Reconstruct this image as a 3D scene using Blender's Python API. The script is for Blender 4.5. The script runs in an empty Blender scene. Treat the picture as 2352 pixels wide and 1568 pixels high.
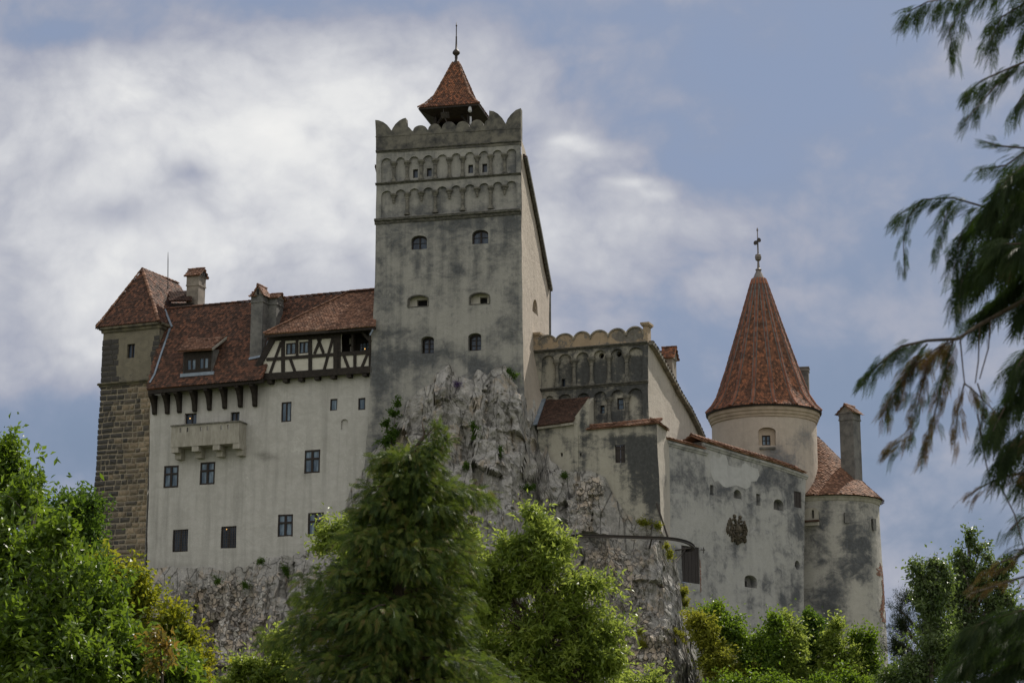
import bpy, math, random
import numpy as np
from mathutils import Vector, noise
from mathutils.geometry import delaunay_2d_cdt
random.seed(7)
C = bpy.context.scene.collection
R = math.radians
V3 = Vector

# ---------------------------------------------------------------- camera, sky, sun, exposure
PITCH = R(13.0)
FPX = 2352*70.0/36.0                     # focal length in the pixel unit used for measurements (2352 wide)
CAM = V3((0, 0, 1.7))
cd = bpy.data.cameras.new('camera'); cam = bpy.data.objects.new('camera', cd); C.objects.link(cam)
cam.location = CAM; cam.rotation_euler = (R(90)+PITCH, 0, 0)
cd.lens = 70; cd.sensor_width = 36; cd.sensor_fit = 'HORIZONTAL'; cd.clip_end = 9000; cd.clip_start = .1
cd.dof.use_dof = True; cd.dof.focus_distance = 122; cd.dof.aperture_fstop = 8
sc = bpy.context.scene; sc.camera = cam
sc.view_settings.view_transform = 'Standard'; sc.view_settings.look = 'None'
sc.view_settings.gamma = 1; sc.view_settings.exposure = 0.0
try:
    sc.cycles.max_bounces = 8; sc.cycles.transparent_max_bounces = 6
except Exception: pass

SUN_AZ, SUN_EL = R(38), R(48)            # behind the castle, to the right
SUN = V3((math.sin(SUN_AZ)*math.cos(SUN_EL), math.cos(SUN_AZ)*math.cos(SUN_EL), math.sin(SUN_EL)))
sd = bpy.data.lights.new('sun', 'SUN'); sd.energy = 5.0; sd.angle = R(.6); sd.color = (1, .93, .82)
so = bpy.data.objects.new('sun', sd); C.objects.link(so); so.location = (40, 60, 120)
so.rotation_euler = (-SUN).to_track_quat('-Z', 'Y').to_euler()

class NT:
    """tiny node-tree helper"""
    def __init__(s, tree): s.t = tree; s.n = tree.nodes; s.l = tree.links
    def add(s, typ, props=None, **inp):
        n = s.n.new(typ)
        for k, v in (props or {}).items(): setattr(n, k, v)
        for k, v in inp.items():
            key = int(k[1:]) if k[0] == 'i' and k[1:].isdigit() else k.replace('_', ' ')
            s.set(n, key, v)
        return n
    def set(s, n, key, v):
        sock = n.inputs[key]
        if isinstance(v, bpy.types.NodeSocket): s.l.new(v, sock)
        elif isinstance(v, bpy.types.Node): s.l.new(v.outputs[0], sock)
        else:
            if sock.type == 'RGBA' and len(v) == 3: v = (*v, 1)
            sock.default_value = v
    def math(s, op, a, b=0.0, clamp=False):
        return s.add('ShaderNodeMath', {'operation': op, 'use_clamp': clamp}, i0=a, i1=b).outputs[0]
    def noise(s, vec, scale, detail=5, rough=.55, dist=0):
        return s.add('ShaderNodeTexNoise', None, Vector=vec, Scale=scale, Detail=detail, Roughness=rough, Distortion=dist).outputs[0]
    def mapping(s, vec, scale=(1, 1, 1), loc=(0, 0, 0), rot=(0, 0, 0)):
        return s.add('ShaderNodeMapping', None, Vector=vec, Location=loc, Rotation=rot, Scale=scale).outputs[0]
    def ramp(s, fac, stops, interp='LINEAR'):
        n = s.add('ShaderNodeValToRGB', None, Fac=fac); cr = n.color_ramp; cr.interpolation = interp
        while len(cr.elements) < len(stops): cr.elements.new(.5)
        for e, (p, c) in zip(cr.elements, stops):
            e.position = p; e.color = (*c, 1) if len(c) == 3 else c
        return n.outputs[0]
    def step(s, x, a, b):
        n = s.add('ShaderNodeMapRange', {'interpolation_type': 'SMOOTHSTEP'}, i0=x, i1=a, i2=b, i3=0.0, i4=1.0)
        return n.outputs[0]
    def mix(s, fac, a, b, mode='MIX'):
        n = s.add('ShaderNodeMix', {'data_type': 'RGBA', 'blend_type': mode})
        s.set(n, 0, fac); s.set(n, 6, a); s.set(n, 7, b)
        return n.outputs[2]

w = bpy.data.worlds.new('World'); sc.world = w; w.use_nodes = True
def build_sky():
    t = NT(w.node_tree); t.n.clear()
    sky = t.add('ShaderNodeTexSky', {'sky_type': 'NISHITA', 'sun_disc': False, 'sun_elevation': SUN_EL,
                                     'sun_rotation': SUN_AZ, 'air_density': 1.0, 'dust_density': 1.5})
    dirv = t.add('ShaderNodeTexCoord').outputs['Generated']
    sep = t.add('ShaderNodeSeparateXYZ', None, Vector=dirv)
    x, y, z = sep.outputs
    yy = t.math('MAXIMUM', y, .25)
    u = t.math('DIVIDE', x, yy); v = t.math('DIVIDE', z, yy)
    base = t.mapping(dirv, (1, 1, 1.12))                    # cloud deck: warped noise in direction space
    def warped(scale, amt, src):
        nz = t.add('ShaderNodeTexNoise', None, Vector=src, Scale=scale, Detail=5.0)
        c = t.add('ShaderNodeVectorMath', {'operation': 'SUBTRACT'}, i0=nz.outputs['Color'], i1=(.5, .5, .5)).outputs[0]
        return t.add('ShaderNodeVectorMath', {'operation': 'MULTIPLY_ADD'}, i0=c, i1=(amt, amt, amt), i2=src).outputs[0]
    wv = warped(12.0, .030, warped(4.0, .055, base))
    n1 = t.noise(wv, 10.0, 7, .60); n2 = t.noise(wv, 31.0, 6, .64)
    puff = t.add('ShaderNodeTexVoronoi', {'feature': 'F1', 'normalize': True}, Vector=t.mapping(wv, (1, 1, 1.25)), Scale=11.0, Detail=3.0, Roughness=.55, Lacunarity=2.3).outputs['Distance']
    n3 = t.noise(t.mapping(base, (1, 1, 1), (3.1, 1.7, .4)), 4.5, 5, .5)
    def blob(px, py, rx, ry, amt):
        yc = (784-py)/FPX; xc = (px-1176)/FPX
        dy = math.cos(PITCH)-yc*math.sin(PITCH)
        cu, cv = xc/dy, (math.sin(PITCH)+yc*math.cos(PITCH))/dy
        a = t.math('MULTIPLY', t.math('SUBTRACT', u2, cu), FPX/rx)
        b = t.math('MULTIPLY', t.math('SUBTRACT', v2, cv), FPX/ry)
        d = t.math('ADD', t.math('MULTIPLY', a, a), t.math('MULTIPLY', b, b))
        return t.math('MULTIPLY', t.math('EXPONENT', t.math('MULTIPLY', d, -1.0)), amt)
    ws = t.add('ShaderNodeSeparateXYZ', None, Vector=t.add('ShaderNodeVectorMath', {'operation': 'SUBTRACT'}, i0=wv, i1=base).outputs[0])
    u2 = t.math('ADD', u, t.math('MULTIPLY', ws.outputs[0], 1.0)); v2 = t.math('ADD', v, t.math('MULTIPLY', ws.outputs[2], 1.0))
    bl = None
    for b in SKY_BLOBS:
        q = blob(*b); bl = q if bl is None else t.math('ADD', bl, q)
    front = t.step(y, .3, .6)
    bl = t.math('MULTIPLY', bl, front); bl = t.math('DIVIDE', bl, t.math('ADD', 1.0, t.math('MULTIPLY', t.math('MAXIMUM', bl, 0.0), .75)))
    dens = t.math('ADD', t.math('MULTIPLY', t.math('SUBTRACT', n1, .5), 1.0), t.math('MULTIPLY', t.math('SUBTRACT', n2, .5), .55)); dens = t.math('ADD', t.math('MULTIPLY', dens, .62), t.math('MULTIPLY', t.math('SUBTRACT', .355, puff), 1.1))
    amp = t.math('ADD', .60, t.math('MULTIPLY', t.math('MAXIMUM', bl, 0.0), 1.5))
    dens = t.math('ADD', t.math('MULTIPLY', dens, amp), bl)
    cool = t.ramp(t.math('ADD', t.math('MULTIPLY', v, 2.0), t.math('MULTIPLY', n3, .5)),
                  [(.46, (1.70, 2.25, 3.30)), (.64, (2.1, 2.72, 3.9)), (.90, (2.55, 3.2, 4.65))])
    grey = t.ramp(dens, [(.0, (2.7, 3.2, 4.4)), (.14, (3.75, 3.95, 4.8)), (.30, (5.2, 5.3, 5.8)), (.46, (6.7, 6.75, 7.0)), (.64, (8.1, 8.1, 8.05)), (.95, (9.3, 9.2, 8.9))])
    cloud = t.mix(t.step(dens, -.12, .16), cool, grey)
    # unseen clouds behind the viewer, brightened to light the shaded facades
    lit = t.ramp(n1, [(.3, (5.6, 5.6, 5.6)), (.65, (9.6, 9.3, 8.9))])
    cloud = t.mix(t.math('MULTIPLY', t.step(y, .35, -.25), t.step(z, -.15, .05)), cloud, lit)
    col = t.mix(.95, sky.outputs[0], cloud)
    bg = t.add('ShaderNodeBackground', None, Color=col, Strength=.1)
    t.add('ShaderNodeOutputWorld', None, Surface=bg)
SKY_BLOBS = [(430, 330, 560, 230, .46), (-60, 280, 320, 200, .18), (20, 560, 280, 160, .30), (760, 480, 280, 230, .36), (450, 620, 440, 130, .28), (330, 640, 90, 60, .16), (560, 570, 120, 80, .16), (880, 280, 220, 120, .22), (470, 150, 160, 60, .12), (1000, 200, 200, 80, .10), (640, 330, 160, 120, .12), (350, 270, 160, 90, .14),
             (1350, 440, 240, 150, .24), (1500, 428, 50, 16, .30), (1535, 455, 40, 16, .30), (1330, 315, 60, 22, .30), (1410, 335, 70, 24, .24), (1220, 230, 60, 50, .14), (1420, 490, 160, 90, .12),
             (270, 510, 130, 50, -.40), (470, 425, 80, 40, -.44), (500, 500, 70, 40, -.22), (712, 335, 26, 40, -.36), (180, 400, 120, 60, -.14), (190, 100, 280, 44, -.16), (700, 600, 60, 60, -.14), (830, 640, 50, 80, -.22), (800, 520, 36, 50, -.14), (150, 330, 50, 40, -.10),
             (1480, 560, 460, 200, .12), (560, 770, 620, 110, .17), (950, 130, 520, 80, .11), (1950, 330, 420, 280, -.07), (1050, 420, 160, 200, .12), (1250, 570, 220, 110, .10), (800, 110, 300, 70, .10), (100, 790, 280, 70, .16), (1900, 560, 260, 120, .02), (2000, 320, 300, 60, .03), (1750, 150, 160, 60, -.10), (1900, 900, 300, 120, -.08), (150, 950, 260, 100, -.10), (1700, 400, 90, 60, -.08), (1500, 640, 240, 70, .11), (1650, 250, 200, 50, .06), (1750, 760, 260, 120, -.05), (1650, 120, 300, 120, -.05)]
build_sky()

# ---------------------------------------------------------------- measuring: pixel -> ray -> plane
cp, sp = math.cos(PITCH), math.sin(PITCH)
def ray(x, y):
    xc, yc = (x-1176)/FPX, (784-y)/FPX
    return V3((xc, cp-yc*sp, sp+yc*cp))
def at(x, y, Y): r = ray(x, y); return CAM+r*((Y-CAM.y)/r.y)
def to_px(P):
    q = V3(P)-CAM; zc = q.y*cp+q.z*sp
    return (1176+FPX*q.x/zc, 784-FPX*(-q.y*sp+q.z*cp)/zc)
def mpp(P):                               # metres per measuring pixel at a point
    q = V3(P)-CAM; return (q.y*cp+q.z*sp)/FPX
UP = V3((0, 0, 1))
class Frame:
    """vertical wall plane: o origin, d along the wall to the right, n out of the wall towards the viewer"""
    def __init__(s, o, deg):
        th = R(deg); s.deg = deg; s.o = V3((o.x, o.y, 0))
        s.d = V3((math.cos(th), -math.sin(th), 0)); s.n = V3((-math.sin(th), -math.cos(th), 0))
    def P(s, x, y, off=0.0):
        r = ray(x, y); o = s.o+s.n*off
        return CAM+r*((o-CAM).dot(s.n)/r.dot(s.n))
    def uz(s, P): return ((P-s.o).dot(s.d), P.z)
    def px(s, x, y, off=0.0): return s.uz(s.P(x, y, off))
    def L(s, u, z, off=0.0): return s.o+s.d*u+UP*z+s.n*off
    def side(s, x, y, off=0.0):           # the wall that turns back from this one at a right-hand corner
        f = Frame(s.P(x, y, off), 0); f.deg = s.deg-90; f.d = -s.n.copy(); f.n = s.d.copy(); return f
def rect(fr, x0, y0, x1, y1, off=0.0):
    xm, ym = (x0+x1)/2, (y0+y1)/2
    return (fr.px(x0, ym, off)[0], fr.px(x1, ym, off)[0], fr.px(xm, y1, off)[1], fr.px(xm, y0, off)[1])
def rect_poly(r): return [(r[0], r[2]), (r[1], r[2]), (r[1], r[3]), (r[0], r[3])]
def arch_poly(r, rise, n=9):
    u0, u1, z0, z1 = r; zs = z1-rise; uc, hu = (u0+u1)/2, (u1-u0)/2
    return [(u0, z0), (u1, z0)]+[(uc+hu*math.cos(math.pi*k/n), zs+rise*math.sin(math.pi*k/n)) for k in range(n+1)]
def oval_poly(r, n=14):
    u0, u1, z0, z1 = r
    return [((u0+u1)/2+(u1-u0)/2*math.cos(2*math.pi*k/n), (z0+z1)/2+(z1-z0)/2*math.sin(2*math.pi*k/n)) for k in range(n)]

# ---------------------------------------------------------------- mesh building
class MB:
    def __init__(s): s.v = []; s.f = []; s.a = []; s.smooth = False
    def vert(s, P, a=0.0): s.v.append(tuple(P)); s.a.append(a); return len(s.v)-1
    def face(s, pts): s.f.append([s.vert(p) for p in pts])
    def np(s, verts, faces, a=None):
        b = len(s.v); s.v.extend(map(tuple, verts.tolist())); s.a.extend([0.0]*len(verts) if a is None else a.tolist())
        s.f.extend((faces+b).tolist())
    def box(s, c, dx, dy, dz, hx, hy, hz, bev=0.0):
        c = V3(c); k = []
        for sz in (-1, 1):
            for sx, sy in ((-1, -1), (1, -1), (1, 1), (-1, 1)):
                k.append(s.vert(c+dx*(sx*hx)+dy*(sy*hy)+dz*(sz*hz)))
        for q in ((0, 3, 2, 1), (4, 5, 6, 7), (0, 1, 5, 4), (1, 2, 6, 5), (2, 3, 7, 6), (3, 0, 4, 7)): s.f.append([k[i] for i in q])
    def fbox(s, fr, u0, u1, z0, z1, o0, o1):   # box in wall coordinates
        s.box(fr.L((u0+u1)/2, (z0+z1)/2, (o0+o1)/2), fr.d, fr.n, UP, (u1-u0)/2, (o1-o0)/2, (z1-z0)/2)
    def beam(s, p0, p1, w, n, o0, o1):         # bar from p0 to p1, width w in the plane, from offset o0 to o1 along n
        a = p1-p0; L = a.length; a.normalize(); b = n.cross(a).normalized()
        s.box((p0+p1)/2+n*((o0+o1)/2), a, b, n, L/2, w/2, (o1-o0)/2)
    def tube(s, pts, rad, k=8, cap=True):
        rad = rad if isinstance(rad, (list, tuple)) else [rad]*len(pts)
        pts = [V3(p) for p in pts]; rings = []
        for i, p in enumerate(pts):
            t = (pts[min(i+1, len(pts)-1)]-pts[max(i-1, 0)]).normalized()
            a = t.cross(UP if abs(t.z) < .9 else V3((1, 0, 0))).normalized(); b = t.cross(a)
            rings.append([s.vert(p+(a*math.cos(2*math.pi*j/k)+b*math.sin(2*math.pi*j/k))*rad[i]) for j in range(k)])
        for r0, r1 in zip(rings, rings[1:]):
            for j in range(k): s.f.append([r0[j], r0[(j+1) % k], r1[(j+1) % k], r1[j]])
        if cap: s.f.append(rings[0][::-1]); s.f.append(rings[-1])
    def lathe(s, c, prof, k=16, cap=True):     # prof: (radius, z)
        c = V3(c); rings = [[s.vert((c.x+r*math.cos(2*math.pi*j/k), c.y+r*math.sin(2*math.pi*j/k), z)) for j in range(k)] for r, z in prof]
        for r0, r1 in zip(rings, rings[1:]):
            for j in range(k): s.f.append([r0[j], r0[(j+1) % k], r1[(j+1) % k], r1[j]])
        if cap: s.f.append(rings[0][::-1]); s.f.append(rings[-1])
    def ball(s, c, rx, ry, rz, fr=None, k=10, m=6, rot=0.0):
        c = V3(c); X = fr.d if fr else V3((1, 0, 0)); Y = fr.n if fr else V3((0, 1, 0)); Z = UP
        if rot: X, Z = X*math.cos(rot)+Z*math.sin(rot), Z*math.cos(rot)-X*math.sin(rot)
        rings = []
        for i in range(1, m):
            ph = math.pi*i/m
            rings.append([s.vert(c+X*(rx*math.sin(ph)*math.cos(2*math.pi*j/k))+Y*(ry*math.sin(ph)*math.sin(2*math.pi*j/k))+Z*(rz*math.cos(ph))) for j in range(k)])
        t = s.vert(c+Z*rz); b = s.vert(c-Z*rz)
        for j in range(k):
            s.f.append([t, rings[0][j], rings[0][(j+1) % k]]); s.f.append([b, rings[-1][(j+1) % k], rings[-1][j]])
            for r0, r1 in zip(rings, rings[1:]): s.f.append([r0[j], r1[j], r1[(j+1) % k], r0[(j+1) % k]])
    def mould(s, pL, pR, n, prof):             # prof: (outward, height) closed loop, extruded from pL to pR
        a = [s.vert(pL+n*o+UP*h) for o, h in prof]; b = [s.vert(pR+n*o+UP*h) for o, h in prof]; m = len(prof)
        for i in range(m): s.f.append([a[i], a[(i+1) % m], b[(i+1) % m], b[i]])
        s.f.append(a[::-1]); s.f.append(b)
    def prism(s, pts, vec):                    # closed polygon pushed along vec
        pts = [V3(p) for p in pts]; a = [s.vert(p) for p in pts]; b = [s.vert(p+vec) for p in pts]; m = len(pts)
        s.f.append(a); s.f.append(b[::-1])
        for i in range(m): s.f.append([a[i], b[i], b[(i+1) % m], a[(i+1) % m]])
    def build(s, name, mat, parent=None, smooth=False, stain=False):
        me = bpy.data.meshes.new(name)
        o = V3(parent['_o']) if parent else V3((0, 0, 0))
        vv = np.array(s.v)-np.array(o)
        me.from_pydata(vv.tolist(), [], s.f)
        if stain:
            at_ = me.attributes.new('stain', 'FLOAT', 'POINT'); at_.data.foreach_set('value', s.a)
        me.materials.append(mat)
        if smooth: me.polygons.foreach_set('use_smooth', [True]*len(me.polygons))
        me.update()
        ob = bpy.data.objects.new(name, me); C.objects.link(ob)
        if parent: ob.parent = parent; ob['_o'] = list(o)
        else: ob['_o'] = [0, 0, 0]
        return ob
def thing(name, label, cat, loc, group=None):
    o = bpy.data.objects.new(name, None); C.objects.link(o); o.location = V3(loc); o['_o'] = list(V3(loc))
    o.empty_display_size = .5; o['label'] = label; o['category'] = cat
    if group: o['group'] = group
    return o
def single(mb, name, mat, label, cat, group=None, smooth=False, stain=False):   # a thing that is one mesh, origin at its base
    v = np.array(mb.v); c = (float(v[:, 0].mean()), float(v[:, 1].mean()), float(v[:, 2].min()))
    mb.v = [tuple(p) for p in (v-np.array(c)).tolist()]
    ob = mb.build(name, mat, None, smooth, stain); ob.location = c; ob['label'] = label; ob['category'] = cat
    if group: ob['group'] = group
    return ob
def clean():
    for o in bpy.data.objects:
        if '_o' in o: del o['_o']

def wob(P):
    a = noise.noise_vector(P*.55); b = noise.noise_vector(P*2.1)
    return P+a*.035+b*.012
def inside(poly, q):
    poly = np.asarray(poly); x, y = q[:, 0], q[:, 1]; r = np.zeros(len(q), bool); j = len(poly)-1
    for i in range(len(poly)):
        xi, yi = poly[i]; xj, yj = poly[j]
        c = ((yi > y) != (yj > y)) & (x < (xj-xi)*(y-yi)/(yj-yi+1e-12)+xi); r ^= c; j = i
    return r
def densify(poly, step):
    out = []
    for i, a in enumerate(poly):
        b = poly[(i+1) % len(poly)]; k = max(1, int(math.hypot(b[0]-a[0], b[1]-a[1])/step))
        out += [(a[0]+(b[0]-a[0])*t/k, a[1]+(b[1]-a[1])*t/k) for t in range(k)]
    return out
def stain_at(P, stains):
    if not stains: return 0.0
    x, y = to_px(P); s = 0
    for (cx, cy, rx, ry, am) in stains: s += am*math.exp(-((x-cx)/rx)**2-((y-cy)/ry)**2)
    return s
def panel(mb, fr, outline, holes=(), off=0.0, step=.32, stains=(), reveal=.3, rim=0.0, wobble=True, curve=None):
    """plastered wall: outline and holes are polygons in wall coordinates; holes get reveals, rim>0 gives the outline a return"""
    ol = densify(outline, step); hs = [densify(h, step) for h in holes]
    pts, edges = [], []
    for lp in [ol]+hs:
        b = len(pts); m = len(lp); pts += lp; edges += [(b+i, b+(i+1) % m) for i in range(m)]
    q = np.array(ol); lo, hi = q.min(0), q.max(0); rng = np.random.default_rng(len(ol))
    gx, gy = np.meshgrid(np.arange(lo[0]+step/2, hi[0], step), np.arange(lo[1]+step/2, hi[1], step))
    g = np.stack([gx.ravel(), gy.ravel()], 1); g = g+rng.uniform(-.25, .25, g.shape)*step
    k = inside(ol, g)
    for h in hs: k &= ~inside(h, g)
    pts += [tuple(p) for p in g[k]]
    vs, _, fs, *_ = delaunay_2d_cdt([Vector((p[0], p[1])) for p in pts], edges, [], 0, 1e-4)
    vs2 = np.array([tuple(v) for v in vs]); cen = np.array([vs2[f].mean(0) for f in fs]); k = inside(ol, cen)
    for h in hs: k &= ~inside(h, cen)
    T = curve or (lambda u, z, o: fr.L(u, z, o))
    W = wob if wobble else (lambda p: p)
    idx = {}
    for f, ok in zip(fs, k):
        if not ok: continue
        a = []
        for i in f:
            if i not in idx:
                P = T(vs2[i][0], vs2[i][1], off); idx[i] = mb.vert(W(P), stain_at(P, stains))
            a.append(idx[i])
        mb.f.append(a)
    def ret(lp, depth, flip):
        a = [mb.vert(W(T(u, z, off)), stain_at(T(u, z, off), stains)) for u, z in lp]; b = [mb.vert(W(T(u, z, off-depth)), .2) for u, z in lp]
        for i in range(len(lp)):
            j = (i+1) % len(lp); mb.f.append([a[i], b[i], b[j], a[j]] if flip else [a[j], b[j], b[i], a[i]])
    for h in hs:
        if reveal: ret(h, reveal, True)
    if rim: ret(ol, rim, False)
def opoly(fr, pts, off=0.0): return [fr.px(x, y, off) for x, y in pts]

def tiles(mb, poly, w=.19, ex=.165, base=True, thick=.10, jit=1.0, seed=0, point=.22, out=None):
    """plane roof slope covered with separate overlapping tiles"""
    poly = [V3(p) for p in poly]; n = V3((0, 0, 0))
    for i in range(1, len(poly)-1): n += (poly[i]-poly[0]).cross(poly[i+1]-poly[0])
    n.normalize()
    if (out is not None and n.dot(out) < 0) or (out is None and n.z < 0): n = -n
    dn = (-UP+n*n.z).normalized(); rt = dn.cross(n); o = poly[0]
    q = np.array([((p-o).dot(rt), (p-o).dot(dn)) for p in poly]); lo, hi = q.min(0), q.max(0)
    rng = np.random.default_rng(seed+17)
    rows = np.arange(lo[1]-ex*.4, hi[1]+ex*.1, ex); cen = []
    for k, r in enumerate(rows):
        xs = np.arange(lo[0]-w/2, hi[0]+w, w)+(w/2 if k % 2 else 0); cen.append(np.stack([xs, np.full_like(xs, r)], 1))
    cen = np.concatenate(cen); test = cen.copy(); test[:, 1] += ex*.5
    cen = cen[inside(q, test)]; m = len(cen)
    if m:
        L = ex*1.55; hw = w*.48
        sh = np.array([(-hw, 0, .012), (hw, 0, .012), (hw, L*(1-point), .034), (0, L, .042), (-hw, L*(1-point), .034),
                       (hw, L*(1-point), .014), (0, L, .018), (-hw, L*(1-point), .014)])
        Q = np.repeat(sh[None], m, 0)
        Q[:, :, 0] += rng.normal(0, .008*jit, (m, 1)); Q[:, :, 1] += rng.normal(0, .011*jit, (m, 1))
        Q[:, 2:, 2] += np.abs(rng.normal(0, .010*jit, (m, 1)))+np.array([1, .5, 0, 1, .5, 0])[None]*rng.normal(0, .006*jit, (m, 1))
        Q[:, :, 0] += cen[:, :1]; Q[:, :, 1] += cen[:, 1:]
        W = np.array(o)+Q[..., 0:1]*np.array(rt)+Q[..., 1:2]*np.array(dn)+Q[..., 2:3]*np.array(n)
        b = np.arange(m)[:, None]*8
        mb.np(W.reshape(-1, 3), np.zeros((0, 4), int)); base_i = len(mb.v)-m*8
        for fc in ((0, 4, 3, 2, 1), (2, 3, 6, 5), (3, 4, 7, 6)):
            mb.f.extend((b+np.array(fc)[None]+base_i).tolist())
    if base: mb.prism([p-n*.004 for p in poly], -n*thick)
    return n
def ridge(mb, p0, p1, r=.11, seg=.36, lift=.03):
    p0, p1 = V3(p0), V3(p1); a = p1-p0; L = a.length; a.normalize(); k = max(1, int(L/seg))
    s = a.cross(UP)
    if s.length < .05: s = V3((1, 0, 0))
    s.normalize(); u = s.cross(a).normalized()
    for i in range(k):
        c0 = p0+a*(L*i/k-.03); c1 = p0+a*(L*(i+1)/k+.02); ra = r*random.uniform(.92, 1.05); rings = []
        for c, rr in ((c0, ra*1.18), (c1, ra*.9)):
            rings.append([mb.vert(c+u*lift+(s*math.cos(math.pi*j/6)+u*math.sin(math.pi*j/6))*rr) for j in range(7)])
        for j in range(6): mb.f.append([rings[0][j], rings[0][j+1], rings[1][j+1], rings[1][j]])
        mb.f.append(rings[0]); mb.f.append(rings[1][::-1])

# ---------------------------------------------------------------- materials
def new_mat(name):
    m = bpy.data.materials.new(name); m.use_nodes = True; t = NT(m.node_tree); t.n.clear()
    p = t.add('ShaderNodeBsdfPrincipled', None, Roughness=.9); p.inputs['Specular IOR Level'].default_value = .25
    o = t.add('ShaderNodeOutputMaterial', None, Surface=p)
    return m, t, p
def plaster(name, c1, c2, dark, lo=-.2, hi=.75, streak=.5, blotch=.8, bump=.35, pale=None, bstreak=0.0, grime=.5):
    m, t, p = new_mat(name)
    g = t.add('ShaderNodeNewGeometry').outputs['Position']
    st = t.add('ShaderNodeAttribute', {'attribute_name': 'stain'}).outputs['Fac']
    n1 = t.noise(g, .42, 8, .60, .5); n2 = t.noise(t.mapping(g, (2.0, 2.0, .13)), 1.0, 6, .62, .2)
    n3 = t.noise(g, 5.5, 6, .65); n4 = t.noise(g, 24, 4, .6); n5 = t.noise(t.mapping(g, (1, 1, 1.5), (7, 3, 5)), 1.3, 9, .66, .7)
    c = lambda n, a: t.math('MULTIPLY', t.math('SUBTRACT', n, .5), a)
    s = st
    for n, a in ((n1, blotch*2.0), (n5, blotch*1.9), (n2, streak*1.6), (n3, .70), (n4, .36)): s = t.math('ADD', s, c(n, a))
    k = t.step(s, lo, hi)
    base = t.mix(t.step(n5, .32, .68), c1, c2)
    if pale: base = t.mix(t.step(t.math('ADD', n1, c(n3, .6)), .62, .72), base, pale)
    base = t.mix(t.math('MULTIPLY', t.step(n4, .3, .75), .30), base, tuple(v*.66 for v in c1))
    base = t.mix(t.math('MULTIPLY', t.step(n2, .42, .72), grime*.5), base, tuple(v*.60 for v in c1))
    base = t.mix(t.math('MULTIPLY', t.step(n3, .55, .75), .25), base, tuple(v*1.18 for v in c2))
    dk = t.mix(t.step(n3, .35, .75), dark, tuple(v*1.7 for v in dark))
    t.set(p, 'Base Color', t.mix(t.math('MULTIPLY', k, .95), base, dk)); t.set(p, 'Roughness', .93)
    h = t.math('ADD', t.math('MULTIPLY', n3, .6), t.math('MULTIPLY', n4, .35)); h = t.math('ADD', h, t.math('MULTIPLY', n5, .8))
    if bstreak: h = t.math('ADD', h, t.math('MULTIPLY', t.noise(t.mapping(g, (5, 5, .6), (0, 0, 0), (0, R(8), 0)), 1.0, 6, .68), bstreak))
    b = t.add('ShaderNodeBump', None, Strength=bump, Distance=.07, Height=h); t.set(p, 'Normal', b)
    return m
def plain(name, c1, c2=None, scale=6, rough=.8, bump=.25, dist=.03, spec=.3, metal=0.0, stretch=(1, 1, 1), island=False):
    m, t, p = new_mat(name); c2 = c2 or tuple(v*.6 for v in c1)
    g = t.add('ShaderNodeNewGeometry'); pos = t.mapping(g.outputs['Position'], stretch)
    n = t.noise(pos, scale, 6, .65); f = t.step(n, .32, .7)
    if island: f = t.math('ADD', t.math('MULTIPLY', f, .5), t.math('MULTIPLY', g.outputs['Random Per Island'], .55), True)
    t.set(p, 'Base Color', t.mix(f, c1, c2)); t.set(p, 'Roughness', rough); t.set(p, 'Metallic', metal); t.set(p, 'Specular IOR Level', spec)
    t.set(p, 'Normal', t.add('ShaderNodeBump', None, Strength=bump, Distance=dist, Height=n))
    return m
def tile_mat(name, stops, moss=.35, spec=.25):
    m, t, p = new_mat(name); g = t.add('ShaderNodeNewGeometry'); pos = g.outputs['Position']; r = g.outputs['Random Per Island']
    n1 = t.noise(pos, .8, 6, .6); n2 = t.noise(pos, 9, 5, .65)
    f = t.math('ADD', t.math('MULTIPLY', r, .72), t.math('MULTIPLY', n1, .45)); f = t.math('SUBTRACT', f, .1, True)
    col = t.ramp(f, stops)
    col = t.mix(t.math('MULTIPLY', t.step(t.math('ADD', n2, t.math('MULTIPLY', t.math('SUBTRACT', n1, .5), .9)), .52, .72), moss), col, (.045, .04, .035))
    lic = t.math('MULTIPLY', t.step(t.noise(pos, 17, 3, .5), .66, .74), .35)
    col = t.mix(lic, col, (.30, .27, .22))
    t.set(p, 'Base Color', col); t.set(p, 'Roughness', .82); t.set(p, 'Specular IOR Level', spec)
    t.set(p, 'Normal', t.add('ShaderNodeBump', None, Strength=.3, Distance=.02, Height=n2))
    return m
def leaf_mat(name, stops, trans=.35, rough=.42, spec=.45, tcol=None, nscale=.9, attr=False):
    m, t, p = new_mat(name); g = t.add('ShaderNodeNewGeometry'); r = g.outputs['Random Per Island']
    n = t.noise(g.outputs['Position'], nscale, 4, .6)
    if attr: r = t.math('ADD', t.math('MULTIPLY', r, .30), t.math('MULTIPLY', t.add('ShaderNodeAttribute', {'attribute_name': 'stain'}).outputs['Fac'], .85))
    f = t.math('ADD', t.math('MULTIPLY', r, .6), t.math('MULTIPLY', t.math('SUBTRACT', n, .28), .9), True)
    col = t.ramp(f, stops); t.set(p, 'Base Color', col); t.set(p, 'Roughness', rough); t.set(p, 'Specular IOR Level', spec)
    tc = t.mix(.55, col, tcol or (.30, .42, .04)); tr = t.add('ShaderNodeBsdfTranslucent', None, Color=tc)
    mx = t.add('ShaderNodeMixShader', None, i0=trans, i1=p, i2=tr)
    out = [q for q in t.n if q.bl_idname == 'ShaderNodeOutputMaterial'][0]; t.set(out, 'Surface', mx)
    return m
M = {}
M['wing'] = plaster('wing_plaster', (.45, .44, .41), (.54, .53, .50), (.19, .185, .17), .05, 1.1, .55, .50, .4, (.58, .575, .54), grime=.9)
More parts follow.
